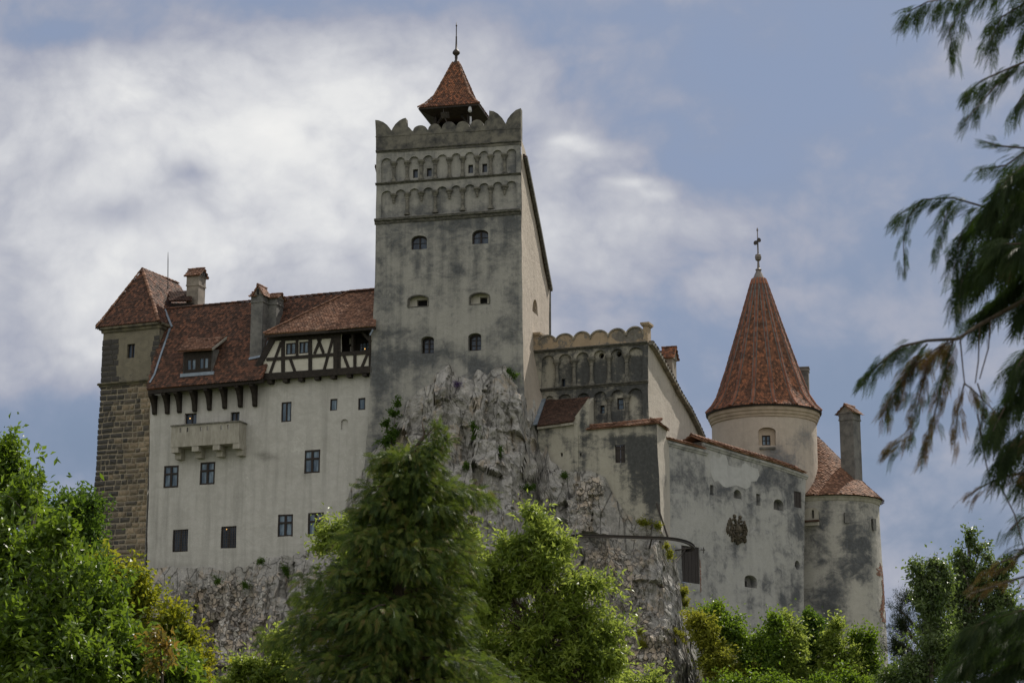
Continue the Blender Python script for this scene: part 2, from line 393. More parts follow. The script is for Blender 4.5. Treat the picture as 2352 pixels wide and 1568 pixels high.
M['keep'] = plaster('keep_plaster', (.335, .33, .305), (.40, .39, .36), (.070, .075, .080), -.36, .68, .55, .95, .4, (.44, .43, .40))
M['keep_sunlit'] = plaster('keep_sunlit_plaster', (.45, .395, .335), (.52, .46, .39), (.12, .12, .12), .35, 1.1, .4, .45, .9, None, 2.0)  # keep plaster again, with sunlight put into its lighter, warmer colour
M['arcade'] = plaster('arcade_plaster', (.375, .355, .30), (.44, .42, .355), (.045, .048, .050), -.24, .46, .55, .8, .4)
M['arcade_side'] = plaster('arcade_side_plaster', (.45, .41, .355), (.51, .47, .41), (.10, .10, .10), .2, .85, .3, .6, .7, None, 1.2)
M['curtain'] = plaster('curtain_plaster', (.40, .395, .375), (.48, .475, .455), (.068, .072, .080), -.42, .74, .40, 1.15, .45, (.58, .58, .57), grime=.3)
M['round'] = plaster('round_plaster', (.46, .40, .345), (.53, .465, .40), (.13, .13, .135), .10, .85, .35, .55, .35)
M['stone_trim'] = plain('carved_stone', (.21, .20, .17), (.075, .075, .07), 3.5, .9, .4)
M['cornice'] = plain('weathered_cornice', (.055, .055, .052), (.16, .155, .135), 4.5, .95, .5, stretch=(1, 1, 2))
M['merlon'] = plain('weathered_merlon', (.19, .18, .15), (.06, .06, .06), 1.6, .95, .5, .06)
M['balcony'] = plain('balcony_stone', (.40, .38, .33), (.27, .255, .215), 2.2, .9, .3, stretch=(2, 2, .5))
M['boss'] = plain('rusticated_stone', (.085, .078, .068), (.30, .235, .16), .55, .95, .6, .05, island=True)
M['mortar'] = plain('stone_tower_mortar', (.36, .315, .245), (.24, .21, .16), 5, .95, .5)
M['tower_top'] = plaster('stone_tower_plaster', (.17, .155, .12), (.24, .215, .16), (.055, .055, .052), .36, .60, .3, .8, .4)
M['timber'] = plain('black_timber', (.016, .013, .011), (.035, .028, .022), 5, .75, .4, stretch=(1, 1, 1))
M['frame'] = plain('brown_window_wood', (.018, .014, .012), (.032, .023, .019), 8, .6, .2)
M['infill'] = plain('cream_infill', (.56, .54, .47), (.48, .46, .40), 2.5, .9, .3)
M['chimney'] = plain('chimney_plaster', (.30, .265, .225), (.17, .155, .135), 1.5, .95, .35)
M['chimney_grey'] = plain('grey_chimney_render', (.20, .195, .185), (.10, .10, .10), 1.8, .95, .4)
M['flash'] = plain('zinc_flashing', (.24, .29, .35), (.16, .20, .25), 3, .45, .1, spec=.5, metal=.3)
M['iron'] = plain('dark_iron', (.04, .038, .038), (.07, .055, .045), 8, .55, .2, spec=.4, metal=.4)
M['zinc'] = plain('grey_finial_metal', (.21, .185, .165), (.13, .115, .105), 4, .45, .15, spec=.5, metal=.4)
M['dark'] = plain('dark_interior', (.012, .012, .013), (.02, .02, .02), 2, .9, .1)
M['planks'] = plain('dark_planks', (.030, .026, .025), (.055, .046, .042), 6, .75, .4, stretch=(6, 6, .4))
M['eagle'] = plain('eagle_relief_stone', (.125, .105, .075), (.05, .046, .038), 7, .95, .8, .05)
M['tile_main'] = tile_mat('dark_red_tiles', [(0, (.036, .024, .019)), (.35, (.075, .042, .031)), (.65, (.135, .067, .045)), (.88, (.21, .095, .058)), (1, (.30, .21, .16))], .5)
M['tile_warm'] = tile_mat('weathered_orange_tiles', [(0, (.085, .050, .036)), (.4, (.18, .095, .062)), (.75, (.29, .155, .10)), (1, (.40, .27, .20))], .45)
M['tile_spire'] = tile_mat('orange_red_tiles', [(0, (.060, .034, .024)), (.3, (.125, .064, .042)), (.6, (.22, .10, .058)), (.85, (.36, .145, .075)), (1, (.45, .24, .15))], .4)
M['tile_brown'] = tile_mat('brown_tiles', [(0, (.035, .023, .019)), (.5, (.070, .040, .030)), (1, (.12, .068, .05))], .3)
def glass_mat(name, c1, c2):
    m, t, p = new_mat(name); g = t.add('ShaderNodeNewGeometry')
    n = t.noise(t.mapping(g.outputs['Position'], (2.2, 2.2, .5)), 1.6, 3, .5)
    t.set(p, 'Base Color', t.mix(t.step(n, .35, .65), c1, c2)); t.set(p, 'Roughness', .10); t.set(p, 'Specular IOR Level', .35)  # blue of the reflected sky is put into the base colour
    return m
M['glass'] = glass_mat('window_glass', (.05, .085, .13), (.17, .235, .30))
M['glass_dark'] = glass_mat('dark_window_glass', (.02, .032, .055), (.055, .08, .12))
def lamp_mat():
    m, t, p = new_mat('warm_bulb'); t.set(p, 'Base Color', (.9, .6, .2))
    t.set(p, 'Emission Color', (1, .55, .16)); t.set(p, 'Emission Strength', 1.6); return m
M['bulb'] = lamp_mat()

# ---------------------------------------------------------------- windows
def window(parent, fr, r, depth, nx=2, ny=2, split=None, rise=0.0, bar=.05, edge=.085, mat='frame', glass='glass', name='window', T=None):
    """wooden frame with mullions set back by depth, panes as its sub-part; r = (u0,u1,z0,z1) in wall coordinates"""
    u0, u1, z0, z1 = r; f = MB(); o1 = -depth+.05; o0 = -depth-.05
    g = fr
    f.fbox(g, u0, u0+edge, z0, z1-rise*.6, o0, o1); f.fbox(g, u1-edge, u1, z0, z1-rise*.6, o0, o1)
    f.fbox(g, u0+edge, u1-edge, z0, z0+edge, o0, o1-.003)
    zs = split if split is not None else None
    if rise:
        pts = arch_poly((u0, u1, z0, z1), rise)[2:]; inn = [((u0+u1)/2+(u-(u0+u1)/2)*.86, z-edge*1.1) for u, z in pts]
        for i in range(len(pts)-1):
            f.prism([g.L(*pts[i], o1+.002), g.L(*pts[i+1], o1+.002), g.L(*inn[i+1], o1+.002), g.L(*inn[i], o1+.002)], -g.n*.1)
    else: f.fbox(g, u0+edge, u1-edge, z1-edge, z1, o0, o1-.003)
    for i in range(1, nx):
        uc = u0+(u1-u0)*i/nx; wd = bar*(1.4 if i*2 == nx else .55); f.fbox(g, uc-wd, uc+wd, z0+edge, z1-edge*.9, o0+.01, o1-.008)
    if zs is not None:
        zc = z0+(z1-z0)*zs; f.fbox(g, u0+edge, u1-edge, zc-bar*1.1, zc+bar*1.1, o0+.012, o1-.005)
    else:
        for j in range(1, ny):
            zc = z0+(z1-z0)*j/ny; f.fbox(g, u0+edge, u1-edge, zc-bar*.4, zc+bar*.4, o0+.014, o1-.02)
    w_ = f.build(name, M[mat], parent)
    p = MB(); poly = arch_poly((u0+.02, u1-.02, z0+.02, z1-.02), rise) if rise else rect_poly((u0+.02, u1-.02, z0+.02, z1-.02))
    p.prism([g.L(u, z, -depth-.015) for u, z in poly], -g.n*.015)
    p.build('pane', M[glass], w_)
    return w_
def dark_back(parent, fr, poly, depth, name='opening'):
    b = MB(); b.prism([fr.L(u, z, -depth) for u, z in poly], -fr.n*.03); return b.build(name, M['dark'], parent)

# ---------------------------------------------------------------- wall planes of the castle
FT = Frame(at(1198, 600, 120), 12.5)
FTs = FT.side(1198, 600)
FW = Frame(at(850, 900, 122.6), 20)
FS = Frame(at(347, 900, FW.P(347, 900).y+.9), 22)
FA = Frame(at(1226, 850, 123.5), 21)
FL = Frame(FA.o+FA.n*2.5, 21)
FAs = FA.side(1488.5, 850)
FLs = FL.side(1511, 1060)
FC = Frame(FLs.P(1538, 1100), -50)
def z1(x, y): return (201+x*.29297, 574.2+y*.29297)
def z2(x, y): return (201+x*.29297, 918.8+y*.29297)
def z3(x, y): return (803.9+x*.21973, 28.7+y*.21973)
def z4(x, y): return (803.9+x*.21973, 315.8+y*.21973)
def z5(x, y): return (803.9+x*.21973, 631.6+y*.21973)
def z6(x, y): return (1148.4+x*.21973, 689+y*.21973)
def z8(x, y): return (1550.4+x*.21973, 861.3+y*.21973)
def plane_hit(p0, n, x, y):
    r = ray(x, y); return CAM+r*((p0-CAM).dot(n)/r.dot(n))
def arc_px(xl, yl, xr, yr, h, n=9):       # arch from left springing to right springing, in measured pixels
    return [(xl+(xr-xl)*(1-math.cos(math.pi*k/n))/2, yl+(yr-yl)*(1-math.cos(math.pi*k/n))/2-h*math.sin(math.pi*k/n)) for k in range(n+1)]
CORN = [(0, 0), (.06, .0), (.10, .06), (.10, .12), (.20, .16), (.22, .25), (.16, .29), (0, .31)]
def cornice(parent, fr, p0, p1, hpx, proj=1.0, mat='cornice', name='cornice', off=0.0):
    a, b = fr.P(*p0, off), fr.P(*p1, off); sc_ = hpx*mpp(a)/.31; m = MB(); k = max(2, int((b-a).length/1.2))
    m.mould(a, b, fr.n, [(o*proj*1.0-.02, h*sc_) for o, h in CORN]); return m.build(name, M[mat], parent)
def column(parent, fr, top, base, rpx, off, mat='stone_trim', pendant=False, tone=None):
    """half-embedded round column: px of the capital's top and of the base's foot"""
    T, B = fr.P(*top, off), fr.P(*base, off); r = rpx*mpp(T); h = T.z-B.z; m = MB()
    if pendant: prof = [(.15*r, 0), (.55*r, .05*h), (.6*r, .25*h), (.8*r, .28*h), (.85*r, .5*h), (1.2*r, .56*h), (1.35*r, .72*h), (1.9*r, .8*h), (2.1*r, .88*h), (2.1*r, h)]
    else: prof = [(1.75*r, 0), (1.75*r, .07*h), (1.35*r, .11*h), (1.35*r, .15*h), (r, .18*h), (.9*r, .70*h), (1.15*r, .72*h), (1.15*r, .75*h), (1.0*r, .78*h), (1.5*r, .86*h), (2.05*r, .92*h), (2.15*r, h)]
    c = V3(((T.x+B.x)/2, (T.y+B.y)/2, 0))
    m.lathe(c, [(a, B.z+b) for a, b in prof], 12)
    return m.build('pendant' if pendant else 'column', M[mat], parent, smooth=False)
def gable_cap(parent, fr, c, hw, hd, z, rise, along, mat, over=.12, seed=0):
    """little tiled saddle roof; ridge runs along fr.d ('d') or fr.n ('n')"""
    a, b = (fr.d, fr.n) if along == 'd' else (fr.n, fr.d); ha, hb = (hw, hd) if along == 'd' else (hd, hw)
    ha += over; m = MB(); g = MB(); c = V3((c.x, c.y, z))
    for s in (-1, 1):
        e0, e1 = c-a*ha+b*(s*(hb+over))-UP*.06, c+a*ha+b*(s*(hb+over))-UP*.06; r0, r1 = c-a*ha+UP*rise, c+a*ha+UP*rise
        tiles(m, [e0, e1, r1, r0], .17, .15, thick=.05, seed=seed+s, out=b*s+UP)
    ridge(m, c-a*ha+UP*rise, c+a*ha+UP*rise, .09, .3, 0)
    for s in (-1, 1): g = MB(); g.prism([c+a*(s*(ha-over))-b*hb, c+a*(s*(ha-over))+b*hb, c+a*(s*(ha-over))+UP*(rise-.06)], -a*(s*.12)); g.build('gable', M['chimney'], parent)
    rf = m.build('chimney_roof', M[mat], parent)
    return rf
def chimney(parent, fr, x0, x1, ytop, ybot, off, depth, mat='chimney', cap=None, rise=.5, neck=.5, tmat='tile_warm', seed=0, vents=0):
    u0, u1, z0, z1_ = rect(fr, x0, ytop, x1, ybot, off); m = MB(); hd = depth/2; b = off
    m.fbox(fr, u0, u1, z0, z1_-neck, b-depth, b)
    m.fbox(fr, u0-.05, u1+.05, z1_-neck, z1_-neck+.10, b-depth-.05, b+.05)
    m.fbox(fr, u0-.02, u1+.02, z1_-neck+.10, z1_-.08, b-depth-.02, b+.02)
    m.fbox(fr, u0-.07, u1+.07, z1_-.08, z1_, b-depth-.07, b+.07)
    ch = m.build('chimney', M[mat], parent)
    c = fr.L((u0+u1)/2, z1_, b-hd)
    if cap: gable_cap(ch, fr, c, (u1-u0)/2+.05, hd+.05, z1_, rise, cap, tmat, seed=seed)
    if vents:
        v = MB()
        for i in range(vents):
            o = b-depth*(i+.8)/(vents+.6); v.box(fr.L(u1+.12, z1_+rise*.25, o), fr.d, fr.n, UP, .02, depth*.09, .14)
        v.build('smoke_vent', M['dark'], ch)
    return ch

# ================================================================ rusticated stone tower on the left
ST = thing('stone_tower', 'dark rusticated stone tower with steep tiled hip roof at the left end of castle', 'tower', FS.P(300, 1330))
def build_stone_tower():
    corner_u = FS.px(364, 800)[0]; zb, zs = FS.px(300, 1345)[1], FS.px(300, 880)[1]; zt = FS.px(300, 757)[1]
    m = MB(); ul = lambda z: FS.uz(FS.P(236.5, 800))[0]-.012*max(0, zs-z)-(.12 if z < zs else 0)+.10*(z < zs)
    dp = 7.5
    panel(m, FS, [(ul(zb), zb), (corner_u, zb), (corner_u, zs), (ul(zs+.01), zs)], rim=dp)
    m.build('lower_wall', M['mortar'], ST)
    m = MB(); wr = rect(FS, 292, 789.5, 309.5, 822)
    panel(m, FS, [(ul(zs+1), zs), (corner_u, zs), (corner_u, zt), (ul(zs+1), zt)], [rect_poly(wr)], rim=0, reveal=.35,
          stains=[(250, 800, 26, 60, .35), (290, 870, 80, 18, .30), (350, 840, 22, 50, .3), (320, 765, 60, 10, .2)])
    sf = FS.side(364, 800)
    panel(m, sf, [(0, zs-3), (dp, zs-3), (dp, zt), (0, zt)], stains=[(372, 800, 20, 90, .3)])
    lf = FS.L(ul(zs+1), 0, 0); m.prism([FS.L(ul(zs+1)+.02, zs, -.02), FS.L(ul(zs+1)+.02, zt, -.02), FS.L(ul(zs+1)+.02, zt, -dp), FS.L(ul(zs+1)+.02, zs, -dp)], FS.d*.2)
    m.build('upper_wall', M['tower_top'], ST, stain=True)
    window(ST, FS, wr, .22, 2, 1, bar=.04, edge=.05, glass='glass_dark')
    # bosses
    rng = random.Random(3); m = MB(); z = zb; rows = []
    while z < zs-.12:
        h = rng.uniform(.30, .40); rows.append((z, min(h, zs-z-.05))); z += h
    def stone(u0, u1, z0, z1_, pr, off=0.0, fr=FS, tone=0.0):
        e = min(.09, (u1-u0)*.25, (z1_-z0)*.3); j = lambda: rng.uniform(-.018, .018)
        b = len(m.v)
        o = [(u0+j(), z0+j()), (u1+j(), z0+j()), (u1+j(), z1_+j()), (u0+j(), z1_+j())]
        i = [(u0+e+j(), z0+e+j()), (u1-e+j(), z0+e+j()), (u1-e+j(), z1_-e+j()), (u0+e+j(), z1_-e+j())]
        a = [m.vert(wob(fr.L(u, z, off-.02)), tone) for u, z in o]; bb = [m.vert(wob(fr.L(u, z, off+pr*.55)), tone) for u, z in o]
        c = [m.vert(wob(fr.L(u, z, off+pr*rng.uniform(.85, 1.1))), tone) for u, z in i]
        cc = m.vert(wob(fr.L((u0+u1)/2, (z0+z1_)/2, off+pr*1.3)), tone)
        for k in range(4):
            n = (k+1) % 4; m.f.append([a[k], a[n], bb[n], bb[k]]); m.f.append([bb[k], bb[n], c[n], c[k]]); m.f.append([c[k], c[n], cc])
    for z0, h in rows:
        u = ul(z0)-.06; W = corner_u-u
        while u < corner_u-.1:
            w_ = rng.choice([rng.uniform(.30, .5), rng.uniform(.5, .95)]); u1 = min(u+w_, corner_u+.02)
            if corner_u-u1 < .25: u1 = corner_u+.02
            t = (u-ul(z0))/W
            du = rng.uniform(-.03, .03); stone(u+.042, u1-.042, z0+.04+du*.6, z0+h-.04+rng.uniform(-.03, .02), rng.uniform(.045, .10), tone=t+rng.uniform(-.28, .28)); u = u1
    m.build('stone_facing', M['boss'], ST, stain=True); m = MB(); stone_b = []
    z = zs+.25
    while z < zt-.55:                       # quoins of the upper storey
        h = .36; l1 = rng.uniform(.5, .9)
        stone(ul(zs+1)-.03, ul(zs+1)+l1, z, z+h-.03, .05, tone=-.2)
        stone(ul(zs+1)+l1+.03, ul(zs+1)+l1+rng.uniform(.3, .7), z, z+h-.03, .035, tone=-.2)
        stone_b.append((corner_u-rng.uniform(.35, .6), corner_u+.02, z, z+h-.03)); z += h
    m.build('quoin_stones', M['boss'], ST, stain=True); m = MB()
    for q in stone_b: stone(*q, .035, tone=-.1)
    m.build('quoin_stones', M['boss'], ST, stain=True)
    # string course and eaves moulding, returned round the right-hand corner
    for (yl, name, hpx, pj) in ((884, 'string_course', 10, 1.4), (760, 'eaves_moulding', 15, 1.5)):
        zc = FS.px(300, yl)[1]; a, b = FS.L(ul(zs+1)-.12, zc), FS.L(corner_u+.12, zc); k = hpx*mpp(a)/.31; mm = MB()
        mm.mould(a, b, FS.n, [(o*pj-.02, h*k) for o, h in CORN]); b2 = FS.L(corner_u, zc)
        mm.mould(b2+FS.n*.1, b2-FS.n*dp, FS.d, [(o*pj-.02, h*k) for o, h in CORN]); a2 = FS.L(ul(zs+1), zc)
        mm.mould(a2+FS.n*.1, a2-FS.n*dp, -FS.d, [(o*pj-.02, h*k) for o, h in CORN])
        mm.build(name, M['tower_moulding'], ST)
    # roof
    A, B = FS.P(223, 751.5, .35), FS.P(364, 736.5, .35); zE = (A.z+B.z)/2; A.z = B.z = zE
    Cc, D = B-FS.n*(dp+.7), A-FS.n*(dp+.7); P1, P2 = FS.P(327, 619.6, -1.75), FS.P(409, 666.5, -6.0); P2.z = P1.z
    m = MB()
    tiles(m, [A, B, P1], seed=1, out=FS.n); tiles(m, [B, Cc, P2, P1], seed=2, out=FS.d); tiles(m, [D, A, P1, P2], seed=3, out=-FS.d); tiles(m, [Cc, D, P2], seed=4, out=-FS.n)
    rf = m.build('roof', M['tile_main'], ST)
    m = MB(); ridge(m, A, P1, .10); ridge(m, B, P1, .12); ridge(m, P1, P2, .12); m.build('ridge_tiles', M['tile_warm'], rf)
    m = MB(); m.prism([A-UP*.10+FS.n*-.08+FS.d*.08, B-UP*.10-FS.n*.08-FS.d*.08, Cc-UP*.1+FS.n*.08-FS.d*.08, D-UP*.1+FS.n*.08+FS.d*.08], -UP*.10); m.build('soffit', M['timber'], rf)
def boss_mat():
    m, t, p = new_mat('rusticated_stone'); g = t.add('ShaderNodeNewGeometry'); pos = g.outputs['Position']
    st = t.add('ShaderNodeAttribute', {'attribute_name': 'stain'}).outputs['Fac']
    n1 = t.noise(pos, 1.2, 6, .65); n2 = t.noise(pos, 7, 6, .7)
    f = t.math('ADD', st, t.math('MULTIPLY', t.math('SUBTRACT', n1, .5), 1.2)); f = t.math('ADD', f, t.math('MULTIPLY', t.math('SUBTRACT', g.outputs['Random Per Island'], .5), .35))
    col = t.ramp(f, [(.1, (.066, .063, .060)), (.42, (.12, .105, .088)), (.70, (.225, .18, .125)), (1, (.36, .285, .20))])
    col = t.mix(t.math('MULTIPLY', t.step(n2, .5, .75), .6), col, (.045, .042, .04))
    t.set(p, 'Base Color', col); t.set(p, 'Roughness', .95)
    t.set(p, 'Normal', t.add('ShaderNodeBump', None, Strength=.7, Distance=.05, Height=n2)); return m
M['boss'] = boss_mat(); M['tower_moulding'] = plain('stone_tower_moulding', (.21, .185, .13), (.07, .068, .06), 2.0, .95, .4)
build_stone_tower()

# ================================================================ long rendered wing
PW = thing('palace_wing', 'long pale plastered wing with steep red tiled roof and half timbered upper storey', 'castle wing', FW.P(590, 1330))
EO, RO = .9, -2.4
rE1, rE2, rR1 = FW.P(337, 893.5, EO), FW.P(600, 868, EO), FW.P(379.7, 711, RO)
rn = (rE2-rE1).cross(rR1-rE1).normalized()
if rn.z < 0: rn = -rn
def onroof(x, y): return plane_hit(rE1, rn, x, y)
def build_wing():
    m = MB(); H = []
    W1 = rect(FW, 376.2, 1068.8, 409.6, 1119.2); W2 = rect(FW, 459.4, 1060.9, 493.4, 1112.2); W3 = rect(FW, 699, 1033, 734.8, 1085.8)
    W4 = rect(FW, 638, 1180.4, 672.7, 1231.7); W5 = rect(FW, 707.3, 1176.6, 743, 1229.4)
    G1 = rect(FW, 396.7, 1215.3, 432.4, 1266); G2 = rect(FW, 507.4, 1208, 543, 1258); T1 = rect(FW, 646.3, 922.8, 669.2, 968.3)
    S1 = rect(FW, 758.2, 915.5, 774.6, 942.8); S2 = rect(FW, 822.7, 913.5, 839, 941)
    B1 = rect(FW, 423.6, 948.6, 451.5, 990); B2 = rect(FW, 529, 945.7, 549.6, 975); N1 = rect(FW, 783.4, 962.4, 800, 986.7); X1 = rect(FW, 797, 1159, 806, 1173)
    allr = [W1, W2, W3, W4, W5, G1, G2, T1, S1, S2, B1, B2, X1]
    holes = [rect_poly(r) for r in allr]
    stains = [(420, 1180, 90, 120, .12), (600, 1045, 26, 10, .7), (632, 1050, 24, 10, .6), (650, 1085, 60, 26, .4), (702, 1092, 8, 12, .8), (730, 1092, 6, 8, .6), (655, 974, 14, 8, .6), (640, 1242, 6, 20, .6), (671, 1240, 5, 16, .5), (740, 1240, 6, 18, .5), (398, 1126, 5, 20, .5), (487, 1118, 5, 16, .4), (700, 1150, 90, 12, .25), (520, 1140, 120, 10, .22), (360, 1250, 16, 90, .35), (770, 1010, 60, 10, .25), (640, 1270, 90, 10, .45), (400, 1296, 50, 10, .5), (610, 985, 8, 50, .3),
              (600, 900, 20, 60, .35), (520, 1302, 200, 9, .30), (760, 870, 120, 9, .25), (480, 900, 120, 10, .3), (575, 1100, 10, 60, -.5), (660, 1000, 50, 25, -.4), (640, 1030, 15, 30, -.3),
              (655, 1240, 14, 12, .35), (725, 1240, 14, 12, .3), (440, 1000, 30, 40, .15), (425, 1275, 20, 6, .35), (525, 1268, 20, 6, .3), (800, 1000, 60, 120, .12), (850, 960, 12, 90, .25)]
    panel(m, FW, opoly(FW, [(347.5, 890), (346, 905), (337, 1340), (890, 1340), (868, 846), (600, 862)]), holes+[arch_poly(N1, .2)], step=.30, stains=stains, reveal=.30, rim=0)
    bk = FW.px(347, 900)[0]; u1, zt = FW.px(868, 846); zb = FW.px(600, 1345)[1]
    m.prism([FW.L(bk+.02, zb, -.35), FW.L(u1, zb, -.35), FW.L(u1, zb, -6.5), FW.L(bk+.02, zb, -6.5)], UP*.2)
    m.face([FW.L(bk+.01, zb, -.02), FW.L(bk+.01, zt-.6, -.02), FW.L(bk+.01, zt-.6, -6.5), FW.L(bk+.01, zb, -6.5)])
    m.face([FW.L(u1, zb, -6.5), FW.L(u1, zt+3, -6.5), FW.L(bk, zt, -6.5), FW.L(bk, zb, -6.5)])
    m.prism([FW.L(u, z, -.12) for u, z in arch_poly(N1, .2)], -FW.n*.03)
    m.build('wall', M['wing'], PW, stain=True)
    for r in (W1, W2, W3, W4, W5): window(PW, FW, r, .05, 2, 2, split=.62, bar=.055, edge=.10)
    window(PW, FW, T1, .06, 2, 1, bar=.035, edge=.07)
    for r in (S1, S2): window(PW, FW, r, .08, 1, 1, edge=.07)
    window(PW, FW, B1, .24, 2, 1, bar=.03, edge=.05, glass='glass_dark'); window(PW, FW, B2, .24, 2, 1, bar=.03, edge=.05, glass='glass_dark')
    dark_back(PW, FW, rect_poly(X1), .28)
    for r in (G1, G2):                      # barred openings
        w_ = window(PW, FW, r, .10, 2, 1, bar=.03, edge=.06, glass='glass_dark', name='barred_window'); g = MB()
        for i in range(1, 7): u = r[0]+(r[1]-r[0])*i/7; g.fbox(FW, u-.015, u+.015, r[2], r[3], -.045, -.02)
        for i in range(1, 9): z = r[2]+(r[3]-r[2])*i/9; g.fbox(FW, r[0], r[1], z-.012, z+.012, -.02, -.003)
        g.build('iron_grille', M['iron'], w_)
    # eaves: fascia beam, curved brackets
    m = MB(); a, b = FW.P(341, 901, .78), FW.P(604, 874, .78); m.beam(a, b, .26, FW.n, -.16, .06)
    m.build('eaves_beam', M['timber'], PW)
    for xb, yb in ((360.7, 951), (390, 949.5), (417.8, 947), (453, 944.5), (486.6, 941), (521.8, 937.5), (557.5, 934), (591, 932.5)):
        u, zb2 = FW.px(xb-4, yb); t = (xb-341)/(604-341); zt2 = a.z+(b.z-a.z)*t-.1; m = MB()
        pr = [(.0, zt2), (.80, zt2), (.80, zt2-.16), (.58, zt2-.34), (.40, zt2-.62), (.27, zb2+.28), (.24, zb2+.04), (.16, zb2-.04), (0, zb2-.04)]
        m.prism([FW.L(u-.13, z, o-.02) for o, z in pr], FW.d*.26); m.build('eave_bracket', M['timber'], PW)
    # main roof
    pl = [(337, 893.5), (600, 868), (640, 778), (868, 756), (866, 665.5), (379.7, 711)]
    m = MB(); tiles(m, [onroof(*p) for p in pl], .185, .17, seed=11, thick=.12)
    hp = FW.L(FW.px(379.7, 711, RO)[0], 0, RO); r0, r1 = onroof(379.7, 711), onroof(866, 665.5)
    bkz = r0-FW.n*4.2-UP*5; bk2 = r1-FW.n*4.2-UP*5; tiles(m, [r0, r1, bk2, bkz], .185, .17, seed=12, out=-FW.n)
    rf = m.build('roof', M['tile_main'], PW)
    m = MB(); ridge(m, r0, r1, .10, .42); m.build('ridge_tiles', M['tile_main'], rf)
    m = MB()                                # zinc flashing against the stone tower
    for p, q in (((345, 880), (356, 861)), ((356, 861), (372, 812)), ((372, 812), (385, 775)), ((385, 775), (391, 756)), ((396, 752), (384, 722)), ((384, 722), (380, 712))):
        m.beam(onroof(*p)+rn*.05, onroof(*q)+rn*.05, .13, rn, 0, .05)
    m.build('flashing', M['flash'], rf)
    # dormer
    fo = (onroof(455, 860)-FW.o).dot(FW.n); r = rect(FW, 420.7, 805.6, 488, 858.4, fo); d = MB()
    r = (r[0], r[1], r[2]-.1, r[3])
    w1, w2 = rect(FW, 429, 824, 450.5, 850, fo), rect(FW, 457.5, 820.5, 479.5, 847, fo)
    panel(d, FW, rect_poly(r), [rect_poly(w1), rect_poly(w2)], off=fo, step=.5, reveal=.1, wobble=False)
    d_ = d.build('dormer', M['timber'], PW)
    for q in (w1, w2): window(d_, Frame_off(FW, fo), q, .05, 2, 1, bar=.035, edge=.06)
    c = MB(); tr = FW.L(r[1], r[3], fo); br = FW.L(r[1], r[2], fo); dep = 2.6
    bt = onroof(519, 777); back = FW.L(r[1], r[3]+.35, fo-1.75)
    c.prism([tr, br, back], -FW.d*.08); c.build('dormer_cheek', M['chimney_grey'], d_); c = MB(); tl, bl_ = FW.L(r[0], r[3], fo), FW.L(r[0], r[2], fo); c.prism([tl, bl_, FW.L(r[0], r[3]+.35, fo-1.75)], FW.d*.08)
    c.build('dormer_cheek', M['chimney_grey'], d_)
    m = MB(); tiles(m, [FW.P(408, 805.5, fo+.4), FW.P(487.5, 801, fo+.4), onroof(519, 774)+rn*.1, onroof(436, 781)+rn*.1], .185, .17, seed=13, thick=.08); m.build('dormer_roof', M['tile_warm'], d_)
    m = MB(); m.beam(FW.L(r[0]-.1, r[2]+.05, fo+.1), FW.L(r[1]+.2, r[2]+.05, fo+.1), .22, FW.n, -.06, .06)
    m.beam(FW.L(r[1]+.03, r[2], fo+.03), FW.L(r[1]+.03, r[3]+.35, fo-1.75)+rn*.05, .10, FW.d, 0, .04); m.build('flashing', M['flash'], d_)
    m = MB(); m.beam(FW.P(487, 802, fo+.42), onroof(518, 776)+rn*.02+FW.d*.1, .14, FW.d, 0, .05); m.build('verge_board', M['balcony'], d_)
    # chimneys
    base = onroof(592, 820); co = (base-FW.o).dot(FW.n)
    c1 = chimney(PW, FW, 575.4, 602, 676, 832, co+.05, .85, cap=None, neck=.55, mat='chimney_grey')
    chf = Frame_off(FW, co+.05); u0, u1_, zz0, zz1 = rect(FW, 575.4, 676, 602, 832, co+.05); ctr = FW.L((u0+u1_)/2, zz1, co+.05-.42)
    gable_cap(c1, FW, ctr+FW.d*.1, .28, .50, zz1, .62, 'n', 'tile_warm', seed=3)
    gable_cap(c1, FW, ctr-FW.d*.3, .15, .40, zz1-.05, .3, 'd', 'tile_warm', seed=4)
    v = MB(); v.box(ctr+FW.n*.56+FW.d*.1+UP*.14, FW.d, FW.n, UP, .07, .02, .17); v.build('smoke_vent', M['dark'], c1)
    chimney(PW, FW, 609, 634, 683, 790, co-.75, .95, cap='d', neck=.5, rise=.32, mat='chimney_grey', seed=5)
    f2 = MB(); f2.beam(onroof(573, 826)+rn*.06, onroof(606, 819)+rn*.06, .18, rn, -.02, .06); f2.beam(onroof(606, 819)+rn*.06, onroof(617, 785)+rn*.06, .12, rn, -.02, .05); f2.build('flashing', M['flash'], rf)
    chimney(PW, FW, 428, 455, 632, 730, RO-1.2, .95, cap='d', neck=.75, rise=.55, tmat='tile_warm', seed=6, vents=3)
    m = MB(); q0 = [FW.P(389, 690, RO-.6), FW.P(441, 689, RO-.6), FW.P(436, 668, RO-2.2), FW.P(390, 669, RO-2.2)]; tiles(m, q0, seed=14); dr = m.build('rear_dormer_roof', M['tile_brown'], PW)
    m = MB(); m.prism([q0[0]-UP*.15-FW.n*.2, q0[1]-UP*.15-FW.n*.2, q0[1]-UP*1.2-FW.n*.2, q0[0]-UP*1.2-FW.n*.2], -FW.n*.1); m.build('rear_dormer_front', M['timber'], dr)
    m = MB(); p0, p1 = FW.P(385.5, 664, RO-1.6), FW.P(386, 579, RO-1.6); m.tube([p0, p0+(p1-p0)*.8, p1], [.035, .03, .012], 6); m.tube([p0+UP*.1, p0+UP*-.3+FW.d*.7], .012, 5); m.build('lightning_rod', M['iron'], PW)
    # balcony
    r = rect(FW, 393, 974, 548.5, 1022, 1.0); z0, z1_ = r[2], r[3]; fB = Frame_off(FW, 1.0); b = MB(); sl = []
